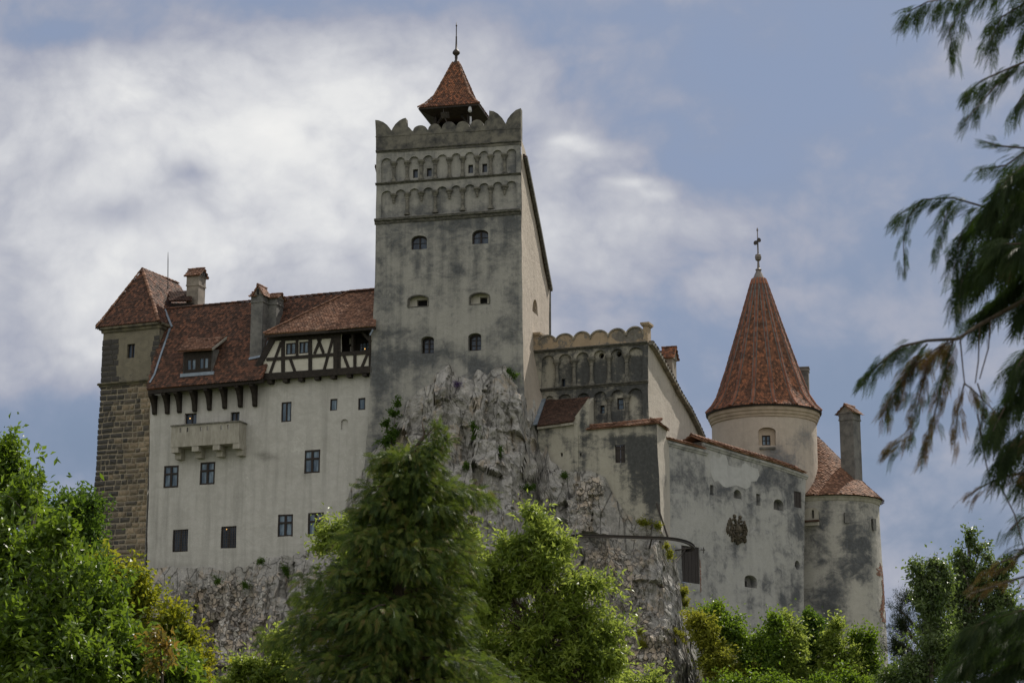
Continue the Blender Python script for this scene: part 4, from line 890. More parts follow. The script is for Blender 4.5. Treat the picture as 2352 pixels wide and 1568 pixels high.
# ================================================================ low block in front of it
GB = thing('gate_block', 'low stained block with shuttered window and small brown roof, below the arcade', 'castle wing', FL.P(1400, 1240))
def build_low():
    m = MB(); sh = rect(FL, 1412.7, 1021.5, 1435.3, 1063); h1 = rect(FL, 1288, 1039, 1293, 1047.5); h2 = rect(FL, 1331.3, 1040, 1335, 1047.5)
    S = [(1460, 1040, 50, 45, .62), (1470, 1110, 40, 40, .55), (1510, 1100, 10, 60, .35), (1333, 985, 6, 70, .6), (1352, 1000, 5, 22, .7), (1345, 1040, 22, 20, .4), (1400, 1010, 25, 12, .35), (1275, 1060, 40, 60, -.35), (1420, 1130, 60, 40, -.15), (1390, 1080, 30, 30, -.3), (1430, 992, 80, 9, -.5), (1322, 940, 8, 40, -.4), (1490, 1150, 20, 14, .4), (1245, 985, 12, 14, .4)]
    ol = opoly(FL, [(1236, 978), (1313, 967), (1322, 955), (1352, 913), (1353.5, 982), (1508, 970), (1510, 1020), (1516, 1146), (1520, 1260), (1238, 1260)])
    panel(m, FL, ol, [rect_poly(sh), rect_poly(h1), rect_poly(h2)], step=.3, stains=S, reveal=.25)
    uR = FL.px(1510, 1050)[0]; uL = FL.px(1237, 1050)[0]; zt, zb = FL.px(1430, 978)[1], FL.px(1430, 1260)[1]
    m.prism([FL.L(uL+.1, zt-.1, -.3), FL.L(uR-.1, zt-.1, -.3), FL.L(uR-.1, zt-.1, -2.6), FL.L(uL+.1, zt-.1, -2.6)], -UP*.1)
    m.face([FL.L(uL, zb, -.02), FL.L(uL, zt-.4, -.02), FL.L(uL, zt-.4, -2.6), FL.L(uL, zb, -2.6)])
    m.build('wall', M['arcade'], GB, stain=True)
    s = MB(); so_ = opoly(FLs, [(1508, 970), (1535, 988), (1536, 1030), (1542, 1150), (1546, 1260), (1520, 1260), (1516, 1146), (1510, 1020)])
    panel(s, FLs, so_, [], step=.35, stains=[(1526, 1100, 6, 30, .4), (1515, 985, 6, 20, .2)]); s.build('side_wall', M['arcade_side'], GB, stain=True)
    for h in (h1, h2): dark_back(GB, FL, rect_poly(h), .22)
    k = MB(); k.fbox(FL, sh[0]+.02, (sh[0]+sh[1])/2-.01, sh[2]+.02, sh[3]-.02, -.16, -.11); k.fbox(FL, (sh[0]+sh[1])/2+.01, sh[1]-.02, sh[2]+.02, sh[3]-.02, -.16, -.11)
    for f in (.2, .8): z = sh[2]+(sh[3]-sh[2])*f; k.fbox(FL, sh[0]+.04, sh[1]-.04, z-.05, z+.05, -.11, -.08)
    k.build('shutter', M['planks'], GB)
    # small lean-to roof, white raking verge, zinc flashing
    a, b = FL.P(1233, 977.5, .3), FL.P(1315, 966.5, .3); c_, d_ = FL.P(1354.5, 911, -2.35), FL.P(1253.5, 918.6, -2.35)
    nn = (b-a).cross(d_-a); c_ = plane_hit(a, nn, 1354.5, 911); t = MB(); tiles(t, [a, b, c_, d_], .18, .16, seed=70, thick=.08); rf = t.build('roof', M['tile_brown'], GB)
    f = MB(); nn.normalize(); nn = nn if nn.z > 0 else -nn; f.beam(a+nn*.06-FL.d*.1, d_+nn*.06-FL.d*.1, .26, nn, -.02, .05); f.build('flashing', M['flash'], rf)
    e = MB(); e.beam(a-UP*.12-FL.n*.12, b-UP*.12-FL.n*.12, .16, FL.n, -.12, .05); e.build('eaves_band', M['balcony'], rf)
    g = MB(); g.prism([b-UP*.05-FL.n*.25, c_-UP*.08, c_-UP*3.2, b-UP*3.2-FL.n*.25], FL.d*.25); g.build('gable_wall', M['arcade'], GB)
    # tiled copings
    t = MB(); p0, p1 = FL.P(1346, 985, .16), FL.P(1513, 969.5, .16); v = -FL.n*.75+UP*.34; tiles(t, [p0, p1, p1+v, p0+v], .19, .15, seed=71, thick=.07)
    q1 = FLs.P(1538, 987.5, .16); q0 = p1+FL.d*.05; v2 = -FL.d*.6+UP*.34; tiles(t, [q0, q1, q1+v2, q0+v2], .19, .15, seed=72, thick=.07, out=FLs.n+UP)
    ridge(t, p0+v, p1+v, .09, .3, 0); t.build('coping', M['tile_warm'], GB)
    m = MB(); m.tube([FLs.P(1507, 1150, 1.0) if False else at(1508, 1155, FL.P(1508, 1155).y-.1), at(1534, 1234, FL.P(1520, 1200).y-.1)], .06, 6); m.build('drain_pipe', M['iron'], GB)
build_low()

M['patch'] = plaster('repair_plaster', (.50, .50, .49), (.42, .42, .41), (.25, .25, .25), .1, .9, .6, .5, .5)
M['brick'] = plain('bare_brick', (.27, .10, .06), (.20, .15, .12), 5, .9, .5, island=True)
# ================================================================ curtain wall
CW = thing('curtain_wall', 'tall stained grey curtain wall with sloping tiled coping, small embrasures and a dark plank door', 'castle wall', FC.P(1690, 1450))
def build_curtain():
    m = MB(); door = rect(FC, 1566.3, 1254, 1607, 1338)
    R1 = rect(FC, *z8(368, 1145), *z8(402, 1250)); R2 = rect(FC, *z8(612, 1197), *z8(697, 1292)); R3 = rect(FC, *z8(850, 1238), *z8(893, 1362)); R4 = rect(FC, *z8(1032, 1295), *z8(1130, 1410))
    R5 = rect(FC, *z8(1248, 1215), *z8(1325, 1380)); R6 = rect(FC, 1710.5, 1320, 1738.7, 1348.5); R7 = rect(FC, 1825.5, 1286.7, 1836.7, 1308.7)
    arch = [(R2, .35), (R4, .35), (R6, .3)]
    H = [rect_poly(door), rect_poly(R1), rect_poly(R3), rect_poly(R5), oval_poly(R7)]+[arch_poly(r, q) for r, q in arch]
    S = [(1760, 1095, 70, 26, .55), (1700, 1080, 60, 20, .30), (1570, 1100, 35, 22, .35), (1605, 1120, 14, 40, .4), (1820, 1120, 20, 50, .45), (1835, 1210, 10, 30, .6), (1810, 1200, 30, 20, .35), (1660, 1130, 30, 14, .45), (1615, 1060, 4, 30, .4), (1690, 1250, 7, 30, .5), (1712, 1255, 4, 26, .5), (1665, 1215, 5, 25, .3),
         (1830, 1360, 14, 50, .55), (1800, 1385, 18, 20, .6), (1722, 1385, 8, 40, .35), (1690, 1330, 60, 40, -.35), (1640, 1200, 50, 60, -.3), (1750, 1230, 50, 60, -.3), (1700, 1420, 80, 40, -.45), (1590, 1200, 30, 40, -.3), (1640, 1070, 20, 18, -.9), (1680, 1090, 30, 14, -1.0), (1725, 1085, 16, 16, -.9), (1555, 1360, 12, 40, .2), (1760, 1150, 60, 14, .15), (1780, 1285, 30, 20, -.2)]
    ol = opoly(FC, [(1530, 1005), (1575, 1014), (1621.5, 1030), (1622, 1012), (1700, 1035), (1790, 1062), (1851.5, 1084), (1849, 1150), (1846.5, 1300), (1846, 1520), (1528, 1520)])
    panel(m, FC, ol, H, step=.33, stains=S, reveal=.45, rim=1.1)
    m.build('wall', M['curtain'], CW, stain=True)
    for r in (R1, R3): panelb = MB(); panelb.prism([FC.L(u, z, -.42) for u, z in rect_poly(r)], -FC.n*.04); panelb.build('blocked_slit', M['chimney_grey'], CW)
    for r, q in arch:
        k = MB(); w_, h = r[1]-r[0], r[3]-r[2]; hole = rect_poly((r[0]+w_*.08, r[0]+w_*.62, r[2]+h*.10, r[2]+h*.55)); panel(k, FC, arch_poly(r, q), [hole], off=-.42, step=.3, reveal=.2, wobble=False); nb = k.build('embrasure', M['chimney_grey'], CW); dark_back(nb, FC, hole, .6)
        gr = MB()
        for i in (.25, .45): u = r[0]+w_*i; gr.fbox(FC, u-.012, u+.012, r[2]+h*.1, r[2]+h*.55, -.44, -.41)
        gr.build('iron_bar', M['iron'], nb)
    pp = [(395, 840), (365, 900), (370, 1010), (388, 1070), (412, 1115), (445, 1100), (470, 1130), (500, 1165), (535, 1175), (600, 1160), (640, 1150), (690, 1170), (740, 1192), (780, 1165), (790, 1112), (850, 1105), (878, 1045), (862, 980), (805, 960), (770, 945), (738, 912), (705, 935), (690, 970), (620, 962), (560, 940), (550, 880), (525, 828), (495, 820), (470, 862), (430, 868), (415, 840)]
    pt_ = MB(); panel(pt_, FC, opoly(FC, [z8(*q) for q in pp]), [], off=.012, step=.3, rim=.03); pt_.build('plaster_patch', M['patch'], CW)
    dark_back(CW, FC, oval_poly(R7), .3)
    for r, nm in ((R5, 'plank_hatch'), (door, 'plank_door')):
        k = MB(); n = max(4, int((r[1]-r[0])/.18))
        for i in range(n): a = r[0]+(r[1]-r[0])*i/n; k.fbox(FC, a+.008, a+(r[1]-r[0])/n-.008, r[2]+.02, r[3]-.02, -.12-.01*(i % 2), -.06-.01*(i % 2))
        k.build(nm, M['planks'], CW)
    b = MB(); 
    for i in range(24):
        z = door[2]-.5+i*.085; w_ = random.uniform(.04, .13); b.fbox(FC, door[1]+.01, door[1]+.01+w_, z, z+.07, -.05, random.uniform(.0, .02))
    b.build('brick_patch', M['brick'], CW)
    b = MB(); b.tube([FC.P(1609, 1262, .05), FC.P(1609, 1262, .35), FC.P(1619, 1262, .35)], .03, 5); b.tube([FC.P(1616, 1256, .35), FC.P(1616, 1270, .35)], .025, 5); b.build('iron_bracket', M['iron'], CW)
    t = MB(); mo = MB()
    for a, b_, sd in (((1530, 1004), (1623, 1028.5), 80), ((1611, 1008.5), (1700, 1036), 81), ((1700, 1036), (1790, 1062.5), 82), ((1790, 1062.5), (1853, 1084.5), 83)):
        p0, p1 = FC.P(*a, .22), FC.P(*b_, .22); v = -FC.n*.75+UP*(.38 if sd > 80 else .22); tiles(t, [p0, p1, p1+v, p0+v], .19, .15, seed=sd, thick=.08, out=FC.n+UP*2); ridge(t, p0+v, p1+v, .10, .34, 0); v3 = -FC.n*.7-UP*.3; tiles(t, [p0+v, p1+v, p1+v+v3, p0+v+v3], .19, .15, seed=sd+9, thick=.06, out=-FC.n+UP*2)
        w_ = [(0, -.5), (.05, -.48), (.07, -.40), (.13, -.34), (.13, -.2), (0, -.18)]; mo.mould(FC.P(*a, 0), FC.P(*b_, 0), FC.n, w_)
    t.build('coping', M['tile_warm'], CW); mo.build('coping_moulding', M['curtain'], CW)
build_curtain()

# double-headed eagle relief on the curtain wall
def build_eagle():
    m = MB(); q = lambda x, y: (1653.7+x*.06222, 1165.7+y*.06222); s = mpp(FC.P(1690, 1215))*.06222; rng = random.Random(5)
    def lump(x, y, rx, ry, rot=0, d=90, o=0): m.ball(FC.P(*q(x, y), .02+o), rx*s, d*s, ry*s, FC, 8, 6, R(rot))
    lump(525, 315, 80, 85); lump(730, 350, 78, 75); lump(500, 420, 80, 40); lump(725, 425, 75, 30)          # crowned heads
    lump(560, 500, 52, 120, 8); lump(680, 520, 55, 110, -8); lump(450, 450, 45, 28, 20); lump(775, 510, 45, 50)
    lump(650, 820, 175, 250, 0, 130); lump(650, 850, 110, 150, 0, 190); lump(640, 1080, 150, 140, 0, 110)
    for i, (x, y) in enumerate(((380, 480), (330, 560), (290, 660), (260, 780), (300, 860), (370, 940))): lump(x, y, 48, 130, 12-i*8, 80)
    for i, (x, y) in enumerate(((420, 640), (400, 780), (470, 720), (460, 860), (430, 1030), (450, 1150))): lump(x, y, 45, 110, -i*5, 95)
    for i, (x, y) in enumerate(((880, 570), (905, 660), (940, 740), (965, 830), (945, 930), (900, 1050))): lump(x, y, 46, 110, -14+i*8, 80)
    for i, (x, y) in enumerate(((830, 680), (845, 820), (860, 930), (840, 1040))): lump(x, y, 45, 110, 6, 95)
    lump(905, 1215, 75, 95, 20, 100); lump(455, 1200, 40, 70, -20); lump(610, 1280, 40, 80, -8); lump(655, 1290, 38, 90); lump(720, 1250, 45, 80, 12); lump(550, 1180, 50, 80, -10); lump(780, 1180, 55, 80, 10)
    for k in range(60): lump(rng.uniform(420, 880), rng.uniform(620, 1250), rng.uniform(18, 40), rng.uniform(22, 50), rng.uniform(-60, 60), 150, .02)
    single(m, 'eagle_relief', M['eagle'], 'weathered brown double-headed eagle coat of arms in relief on the curtain wall', 'coat of arms', smooth=True)
build_eagle()

# ================================================================ round tower and bastion
class Cyl:
    """upright cylinder wall; u runs along the circumference to the right, 0 faces the viewer"""
    def __init__(s, c, r, flare=0.0, z0=0.0):
        s.c = V3((c.x, c.y, 0)); s.r = r; f = V3((CAM.x-c.x, CAM.y-c.y, 0)).normalized(); s.f = f; s.s = V3((-f.y, f.x, 0)); s.fl = flare; s.z0 = z0
    def L(s, u, z, off=0.0):
        a = u/s.r; rr = s.r+off+s.fl*max(0, s.z0-z)**1.2; return s.c+s.f*(rr*math.cos(a))+s.s*(rr*math.sin(a))+UP*z
    def px(s, x, y, off=0.0):
        r = ray(x, y); o = CAM-s.c; a = r.x*r.x+r.y*r.y; b = 2*(o.x*r.x+o.y*r.y); c = o.x*o.x+o.y*o.y-(s.r+off)**2; d = max(0, b*b-4*a*c); t = (-b-math.sqrt(d))/(2*a); P = CAM+r*t
        v = V3((P.x-s.c.x, P.y-s.c.y, 0)); return (math.atan2(v.dot(s.s), v.dot(s.f))*s.r, P.z)
    def frame(s, u):
        f = Frame(s.L(u, 0), 0); a = u/s.r; f.n = (s.f*math.cos(a)+s.s*math.sin(a)).normalized(); f.d = V3((-f.n.y, f.n.x, 0)); f.o = s.L(u, 0)-f.d*u; return f
ax0 = at(1755, 985, 136.2); RT_R = 119.5*mpp(ax0); CT = Cyl(ax0, RT_R)
RT = thing('round_tower', 'pale round tower with tall ribbed orange conical spire behind the curtain wall', 'tower', V3((ax0.x, ax0.y, 18)))
def build_round():
    m = MB(); zb = CT.px(1755, 1130)[1]; ze = CT.px(1750, 932)[1]; L_ = math.pi*RT_R*.999
    ni = (CT.px(1742, 1000)[0], CT.px(1782, 1000)[0], CT.px(1760, 1022)[1], CT.px(1760, 981)[1])
    S = [(1800, 1060, 60, 35, .5), (1775, 1040, 30, 20, .3), (1830, 1010, 40, 20, .35), (1800, 1090, 40, 30, .4), (1850, 1000, 25, 40, .25), (1690, 1000, 40, 50, -.4)]
    panel(m, CT, [(-L_, zb), (L_, zb), (L_, ze), (-L_, ze)], [arch_poly(ni, .25)], step=.36, stains=S, reveal=.28, curve=CT.L)
    m.build('wall', M['round'], RT, stain=True)
    uc = (ni[0]+ni[1])/2; F = CT.frame(uc); wr = (CT.px(1750.5, 1009)[0], CT.px(1770, 1009)[0], CT.px(1760, 1021)[1], CT.px(1760, 998)[1])
    k = MB(); panel(k, F, arch_poly((ni[0]-.1, ni[1]+.1, ni[2]-.05, ni[3]+.05), .25), [rect_poly(wr)], off=-.24, step=.4, reveal=.15, wobble=False); nb = k.build('window_niche', M['round_trim'], RT)
    window(nb, Frame_off(F, -.24), wr, .1, 2, 2, bar=.04, edge=.06)
    sl = MB(); sl.fbox(F, ni[0]+.05, ni[1]-.05, ni[2]-.28, ni[2]-.14, -.05, .10); sl.build('window_sill', M['stone_trim'], nb)
    # eaves moulding
    ax = at(1753.5, 951, 136.2); zE = ax.z; zt = CT.px(1750, 955)[1]; c = MB(); h = ze-zt
    c.lathe(ax0, [(RT_R-.05, zt-.05), (RT_R+.06, zt), (RT_R+.08, zt+h*.2), (RT_R+.14, zt+h*.28), (RT_R+.17, zt+h*.45), (RT_R+.16, zt+h*.5), (RT_R+.24, zt+h*.62), (RT_R+.28, zt+h*.95), (RT_R-.1, zt+h*1.02)], 64, cap=False)
    c.build('eaves_moulding', M['round_trim'], RT, smooth=False)
    # spire: sixteen tiled facets with rib tiles
    mp = mpp(ax0); zz = lambda y: at(1750, y, 136.2).z
    prof = [(zE, 132*mp), (zz(934), 117*mp), (zz(912), 104*mp), (zz(885), 94*mp), (zz(861), 86*mp), (zz(750), 49.5*mp), (zz(642), 14.5*mp)]
    def pt(k, i): a = 2*math.pi*(k+.5)/16; r, z = prof[i][1], prof[i][0]; tilt = (1747-1753.5)*mp*(z-zE)/(prof[-1][0]-zE)*.35; return V3((ax0.x, ax0.y, 0))+CT.f*(r*math.cos(a))+CT.s*(r*math.sin(a)+tilt)+UP*z
    t = MB()
    for k in range(16):
        for i in range(len(prof)-1):
            q = [pt(k, i), pt(k+1, i), pt(k+1, i+1), pt(k, i+1)]; tiles(t, q, .17, .15, seed=100+k*8+i, thick=.05, point=.45, out=(q[0]+q[2])/2-V3((ax0.x, ax0.y, q[0].z-.4)))
    sp_ = t.build('spire_roof', M['tile_spire'], RT)
    for k in range(16):
        t = MB()
        for i in range(len(prof)-1): ridge(t, pt(k, i), pt(k, i+1), .105 if i < 4 else .085, .40, .03)
        rbt = t.build('rib_tiles', M['tile_rib'], sp_); mo = MB()
        for i in range(len(prof)-1):
            a_, b_ = pt(k, i), pt(k, i+1); nn_ = V3((a_.x-ax0.x, a_.y-ax0.y, 0)).normalized(); mo.beam(a_, b_, .27, (nn_+UP*.3).normalized(), -.03, .055)
        mo.build('mortar_bed', M['chimney_grey'], rbt)
    s = MB(); s.lathe(ax0, [(RT_R-.1, zE-.16), (prof[0][1]-.02, zE-.16), (prof[0][1]+.02, zE-.03), (RT_R-.1, zE-.02)], 48, cap=False); s.build('soffit', M['timber'], sp_)
    c = MB(); top = V3((ax0.x, ax0.y, 0))+CT.s*((1747-1753.5)*mp*.35); Z = lambda y: at(1748, y, 136.2).z
    c.lathe(top, [(15.5*mp, Z(643)), (5.5*mp, Z(622)), (7.5*mp, Z(620.5)), (7*mp, Z(618.5)), (3.2*mp, Z(616)), (2.3*mp, Z(600)), (6.5*mp, Z(597)), (7.8*mp, Z(591)), (6.5*mp, Z(585)), (1.9*mp, Z(583)), (1.7*mp, Z(550)), (1.1*mp, Z(549)), (1.1*mp, Z(531)), (2.1*mp, Z(530)), (2*mp, Z(527)), (.5*mp, Z(523))], 14)
    c.build('finial', M['zinc'], sp_, smooth=False)
    for i, (dx, y, sgn) in enumerate(((-3.5, 559, -1), (1.5, 553, 1))):
        h = MB(); p = top+CT.s*(dx*mp)+UP*Z(y)+CT.f*.1; dv = (CT.f*.8+CT.s*sgn*.5).normalized(); h.tube([p-dv*.16, p-dv*.08, p, p+dv*.10], [.05, .07, .13, .17], 10)
        single(h, 'loudspeaker', M['iron'], ('lower' if i == 0 else 'upper')+' black horn loudspeaker clamped to the rod above the conical spire', 'loudspeaker', 'loudspeakers on the spire rod')
    fr = Frame(at(1850, 900, 136.6), 12); chimney(RT, fr, 1835, 1858, 842, 945, 0, .8, cap=None, neck=.30, mat='chimney_grey')
M['round_trim'] = plain('warm_pale_moulding', (.46, .38, .30), (.34, .28, .22), 1.2, .9, .2)
M['tile_rib'] = tile_mat('rib_tiles', [(0, (.10, .055, .042)), (.4, (.20, .082, .052)), (.8, (.27, .11, .065)), (1, (.32, .20, .14))], .4)
build_round()

bx0 = at(1902, 1200, 136.6); BR = 117*mpp(bx0); zfl = at(1902, 1200, 136.6).z; CB = Cyl(bx0, BR, .012, zfl)
BT = thing('bastion_tower', 'low round bastion with black stains and lopsided orange tiled roof at the right end', 'tower', V3((bx0.x, bx0.y, 10)))
def build_bastion():
    m = MB(); zb = 8.0; ze = CB.px(1890, 1138)[1]; L_ = math.pi*BR*.999
    w1 = (CB.px(1851.5, 1180)[0], CB.px(1881, 1180)[0], CB.px(1866, 1193)[1], CB.px(1866, 1168)[1]); w2 = (CB.px(1938, 1189)[0], CB.px(1949.5, 1189)[0], CB.px(1943, 1201)[1], CB.px(1943, 1177)[1]); w3 = (CB.px(2001.4, 1204)[0], CB.px(2007.5, 1204)[0], CB.px(2004, 1218)[1], CB.px(2004, 1191)[1])
    S = [(1890, 1250, 20, 60, .5), (1895, 1170, 12, 30, .5), (1960, 1260, 40, 60, .42), (1950, 1210, 12, 50, .3), (1990, 1230, 16, 50, .35), (1925, 1370, 30, 40, .55), (1905, 1420, 22, 60, .6), (1960, 1300, 50, 30, .4), (1970, 1150, 60, 14, -.1), (1915, 1230, 20, 40, -.4), (1900, 1300, 26, 40, -.25), (1965, 1390, 30, 60, -.45), (2015, 1300, 10, 120, -.5), (2000, 1400, 20, 60, -.2), (1855, 1250, 10, 60, .3), (1940, 1420, 20, 30, .3), (1870, 1320, 20, 40, -.6)]
    panel(m, CB, [(-L_, zb), (L_, zb), (L_, ze), (-L_, ze)], [arch_poly(w1, .2), rect_poly(w2), rect_poly(w3)], step=.36, stains=S, reveal=.3, curve=CB.L)
    m.build('wall', M['bastion'], BT, stain=True)
    for r in (w2, w3):
        f = CB.frame((r[0]+r[1])/2); k = MB(); k.prism([f.L(u, z, -.28) for u, z in rect_poly(r)], -f.n*.05); k.build('blocked_slit', M['chimney_grey'], BT)
    f = CB.frame((w1[0]+w1[1])/2); k = MB(); ww = w1[1]-w1[0]; h = w1[3]-w1[2]; hole = rect_poly((w1[0]+ww*.52, w1[0]+ww*.68, w1[2]+h*.1, w1[2]+h*.85)); panel(k, f, arch_poly((w1[0]-.05, w1[1]+.05, w1[2]-.05, w1[3]+.05), .2), [hole], off=-.26, step=.3, reveal=.2, wobble=False); nb = k.build('window_niche', M['balcony'], BT); dark_back(nb, f, hole, .45)
    s = MB(); s.fbox(f, w1[0]-.15, w1[1]+.15, w1[2]-.22, w1[2]-.10, -.1, .22); s.build('window_sill', M['tile_brown'], nb); s = MB(); s.fbox(f, w1[0]-.12, w1[1]+.12, w1[2]-.46, w1[2]-.23, -.1, .12); s.build('sill_band', M['balcony'], nb)
    # roof: a lopsided cone of tiled facets
    zE = at(1902, 1152, 136.6).z; ap = at(1872, 996, 138.2); n = 26; t = MB(); rr = BR+.28
    e = [V3((bx0.x, bx0.y, zE))+CB.f*(rr*math.cos(2*math.pi*k/n))+CB.s*(rr*math.sin(2*math.pi*k/n)) for k in range(n)]
    for k in range(n):
        a, b = e[k], e[(k+1) % n]; o = (a+b)/2-V3((bx0.x, bx0.y, zE-1.5)); f1 = .22; a2, b2 = a+(ap-a)*f1-UP*.12, b+(ap-b)*f1-UP*.12
        tiles(t, [a, b, b2, a2], .19, .165, seed=300+k, thick=.05, out=o); tiles(t, [a2, b2, ap], .19, .165, seed=340+k, thick=.05, out=o)
    rf = t.build('roof', M['tile_warm'], BT)
    s = MB(); s.lathe(bx0, [(BR-.05, zE-.42), (BR+.04, zE-.40), (BR+.10, zE-.22), (BR+.20, zE-.10), (BR-.1, zE-.08)], 48, cap=False); s.build('eaves_moulding', M['balcony'], rf)
    fr = Frame(at(1950, 1100, 135.2), 38); chimney(BT, fr, 1930.5, 1962, 946, 1135, 0, 1.05, cap='n', rise=.55, neck=.55, mat='chimney_grey', tmat='tile_warm', seed=9)
    b = MB(); rb = random.Random(4)
    for i in range(48):
        z = CB.px(2018, 1290)[1]-i*.085; u = BR*R(60)+(.12 if i % 2 else 0)
        while u < BR*R(104):
            P_ = CB.L(u, z); edge = 1.0-abs(i-24)/26.; dens_ = noise.noise(V3((u*1.1, z*.8, 3)))+.35*edge-.5*max(0, (BR*R(76)-u)/1.0)
            if dens_ > .05 and rb.random() > .12:
                f_ = CB.frame(u+.1); b.box(CB.L(u+.1, z, rb.uniform(-.015, .012)), f_.d, f_.n, UP, .105, .02, .034)
            u += .24
    b.build('exposed_brick', M['brick'], BT)
M['bastion'] = plaster('bastion_plaster', (.41, .395, .36), (.47, .455, .415), (.060, .065, .072), -.44, .72, .40, 1.2, .5, (.56, .55, .52), grime=.3)
build_bastion()

# iron rail bracketed from the rock beside the door
def build_rail():
    m = MB(); pts = [at(x, y, Y) for x, y, Y in ((1300, 1243, 117.6), (1312, 1233, 117.0), (1330, 1229.5, 116.6), (1400, 1231, 116.3), (1488, 1234, 116.0), (1535, 1236, 116.0), (1566, 1241, 116.6), (1584, 1247.5, 117.6), (1593, 1256, 119.0), (1586, 1262, 120.6), (1570, 1264, 121.5))]
    pts = [V3(p) for p in pts]; rail = MB()
    fine = []
    for i in range(len(pts)-1):
        p0, p1, p2, p3 = pts[max(i-1, 0)], pts[i], pts[i+1], pts[min(i+2, len(pts)-1)]
        for k in range(5): t = k/5; fine.append(.5*((2*p1)+(p2-p0)*t+(2*p0-5*p1+4*p2-p3)*t*t+(3*p1-p0-3*p2+p3)*t**3))
    for off in (-.07, .07):
        for a, b in zip(fine, fine[1:]):
            s = (b-a).cross(UP).normalized(); rail.box((a+b)/2+UP*off, (b-a).normalized(), s, UP, (b-a).length/2+.01, .085, .018)
    for a, b in zip(fine, fine[1:]): s = (b-a).cross(UP).normalized(); rail.box((a+b)/2, (b-a).normalized(), s, UP, (b-a).length/2+.01, .015, .055)
    root = thing('iron_rail', 'curved dark iron hoist rail on struts reaching from the rock to the plank door', 'rail', at(1490, 1236, 116.0)); rail.build('rail_beam', M['iron'], root)
    for a, b in (((1497, 1236, 116), (1488, 1275, 118.3)), ((1322, 1230, 116.8), (1310, 1262, 118.5)), ((1590, 1258, 119.6), (1550, 1263, 119.5)), ((1574, 1262, 121), (1552, 1290, 119.6))):
        s = MB(); s.tube([at(*a), at(*b)], .05, 6); s.build('strut', M['iron'], root)
build_rail()

# warm bulb seen through the windows
for lab, x, y, off in (('warm bulb glowing in the left window behind the balcony', 436.5, 960.5, -.15), ('warm bulb glowing at the top of the right barred window', 520.5, 1214.5, -.08), ('warm bulb glowing in the upper right pane of the lowest right window of the wing', 735, 1189.5, -.02), ('warm bulb seen through the lattice window inside the timber loggia', 838, 801, -.8)):
    b = MB(); c = FW.P(x, y, off); b.ball(c, .03, .03, .045, FW, 8, 6)
    single(b, 'bulb', M['bulb'], lab, 'lamp')

# ================================================================ terrain and rock
def hill_z(x, y):
    sm = lambda a, b, v: (lambda f: f*f*(3-2*f))(min(1, max(0, (v-a)/(b-a))))
    f = sm(80, 124, y)*sm(230, 165, y)*(1-.3*sm(26, 70, abs(x-2)))
    z = 6.6*f + 5.2*sm(112, 127, y)*sm(6, 12, x)*sm(24, 17, x)*sm(190, 150, y)
    return z+.4*noise.noise(V3((x*.08, y*.08, 0)))*f
def build_ground():
    xs = np.concatenate([np.linspace(-3000, -90, 14), np.linspace(-84, 90, 88), np.linspace(100, 3000, 14)]); ys = np.concatenate([np.linspace(-3000, -20, 12), np.linspace(-10, 230, 120), np.linspace(240, 4000, 14)])
    m = MB(); ix = {}
    for j, y in enumerate(ys):
        for i, x in enumerate(xs): ix[i, j] = m.vert((x, y, hill_z(x, y)-.0))
    for j in range(len(ys)-1):
        for i in range(len(xs)-1): m.f.append([ix[i, j], ix[i+1, j], ix[i+1, j+1], ix[i, j+1]])
    o = m.build('ground', plain('grassy_ground', (.055, .075, .022), (.09, .085, .035), .6, .95, .5, .1), None, True); o['kind'] = 'structure'
build_ground()

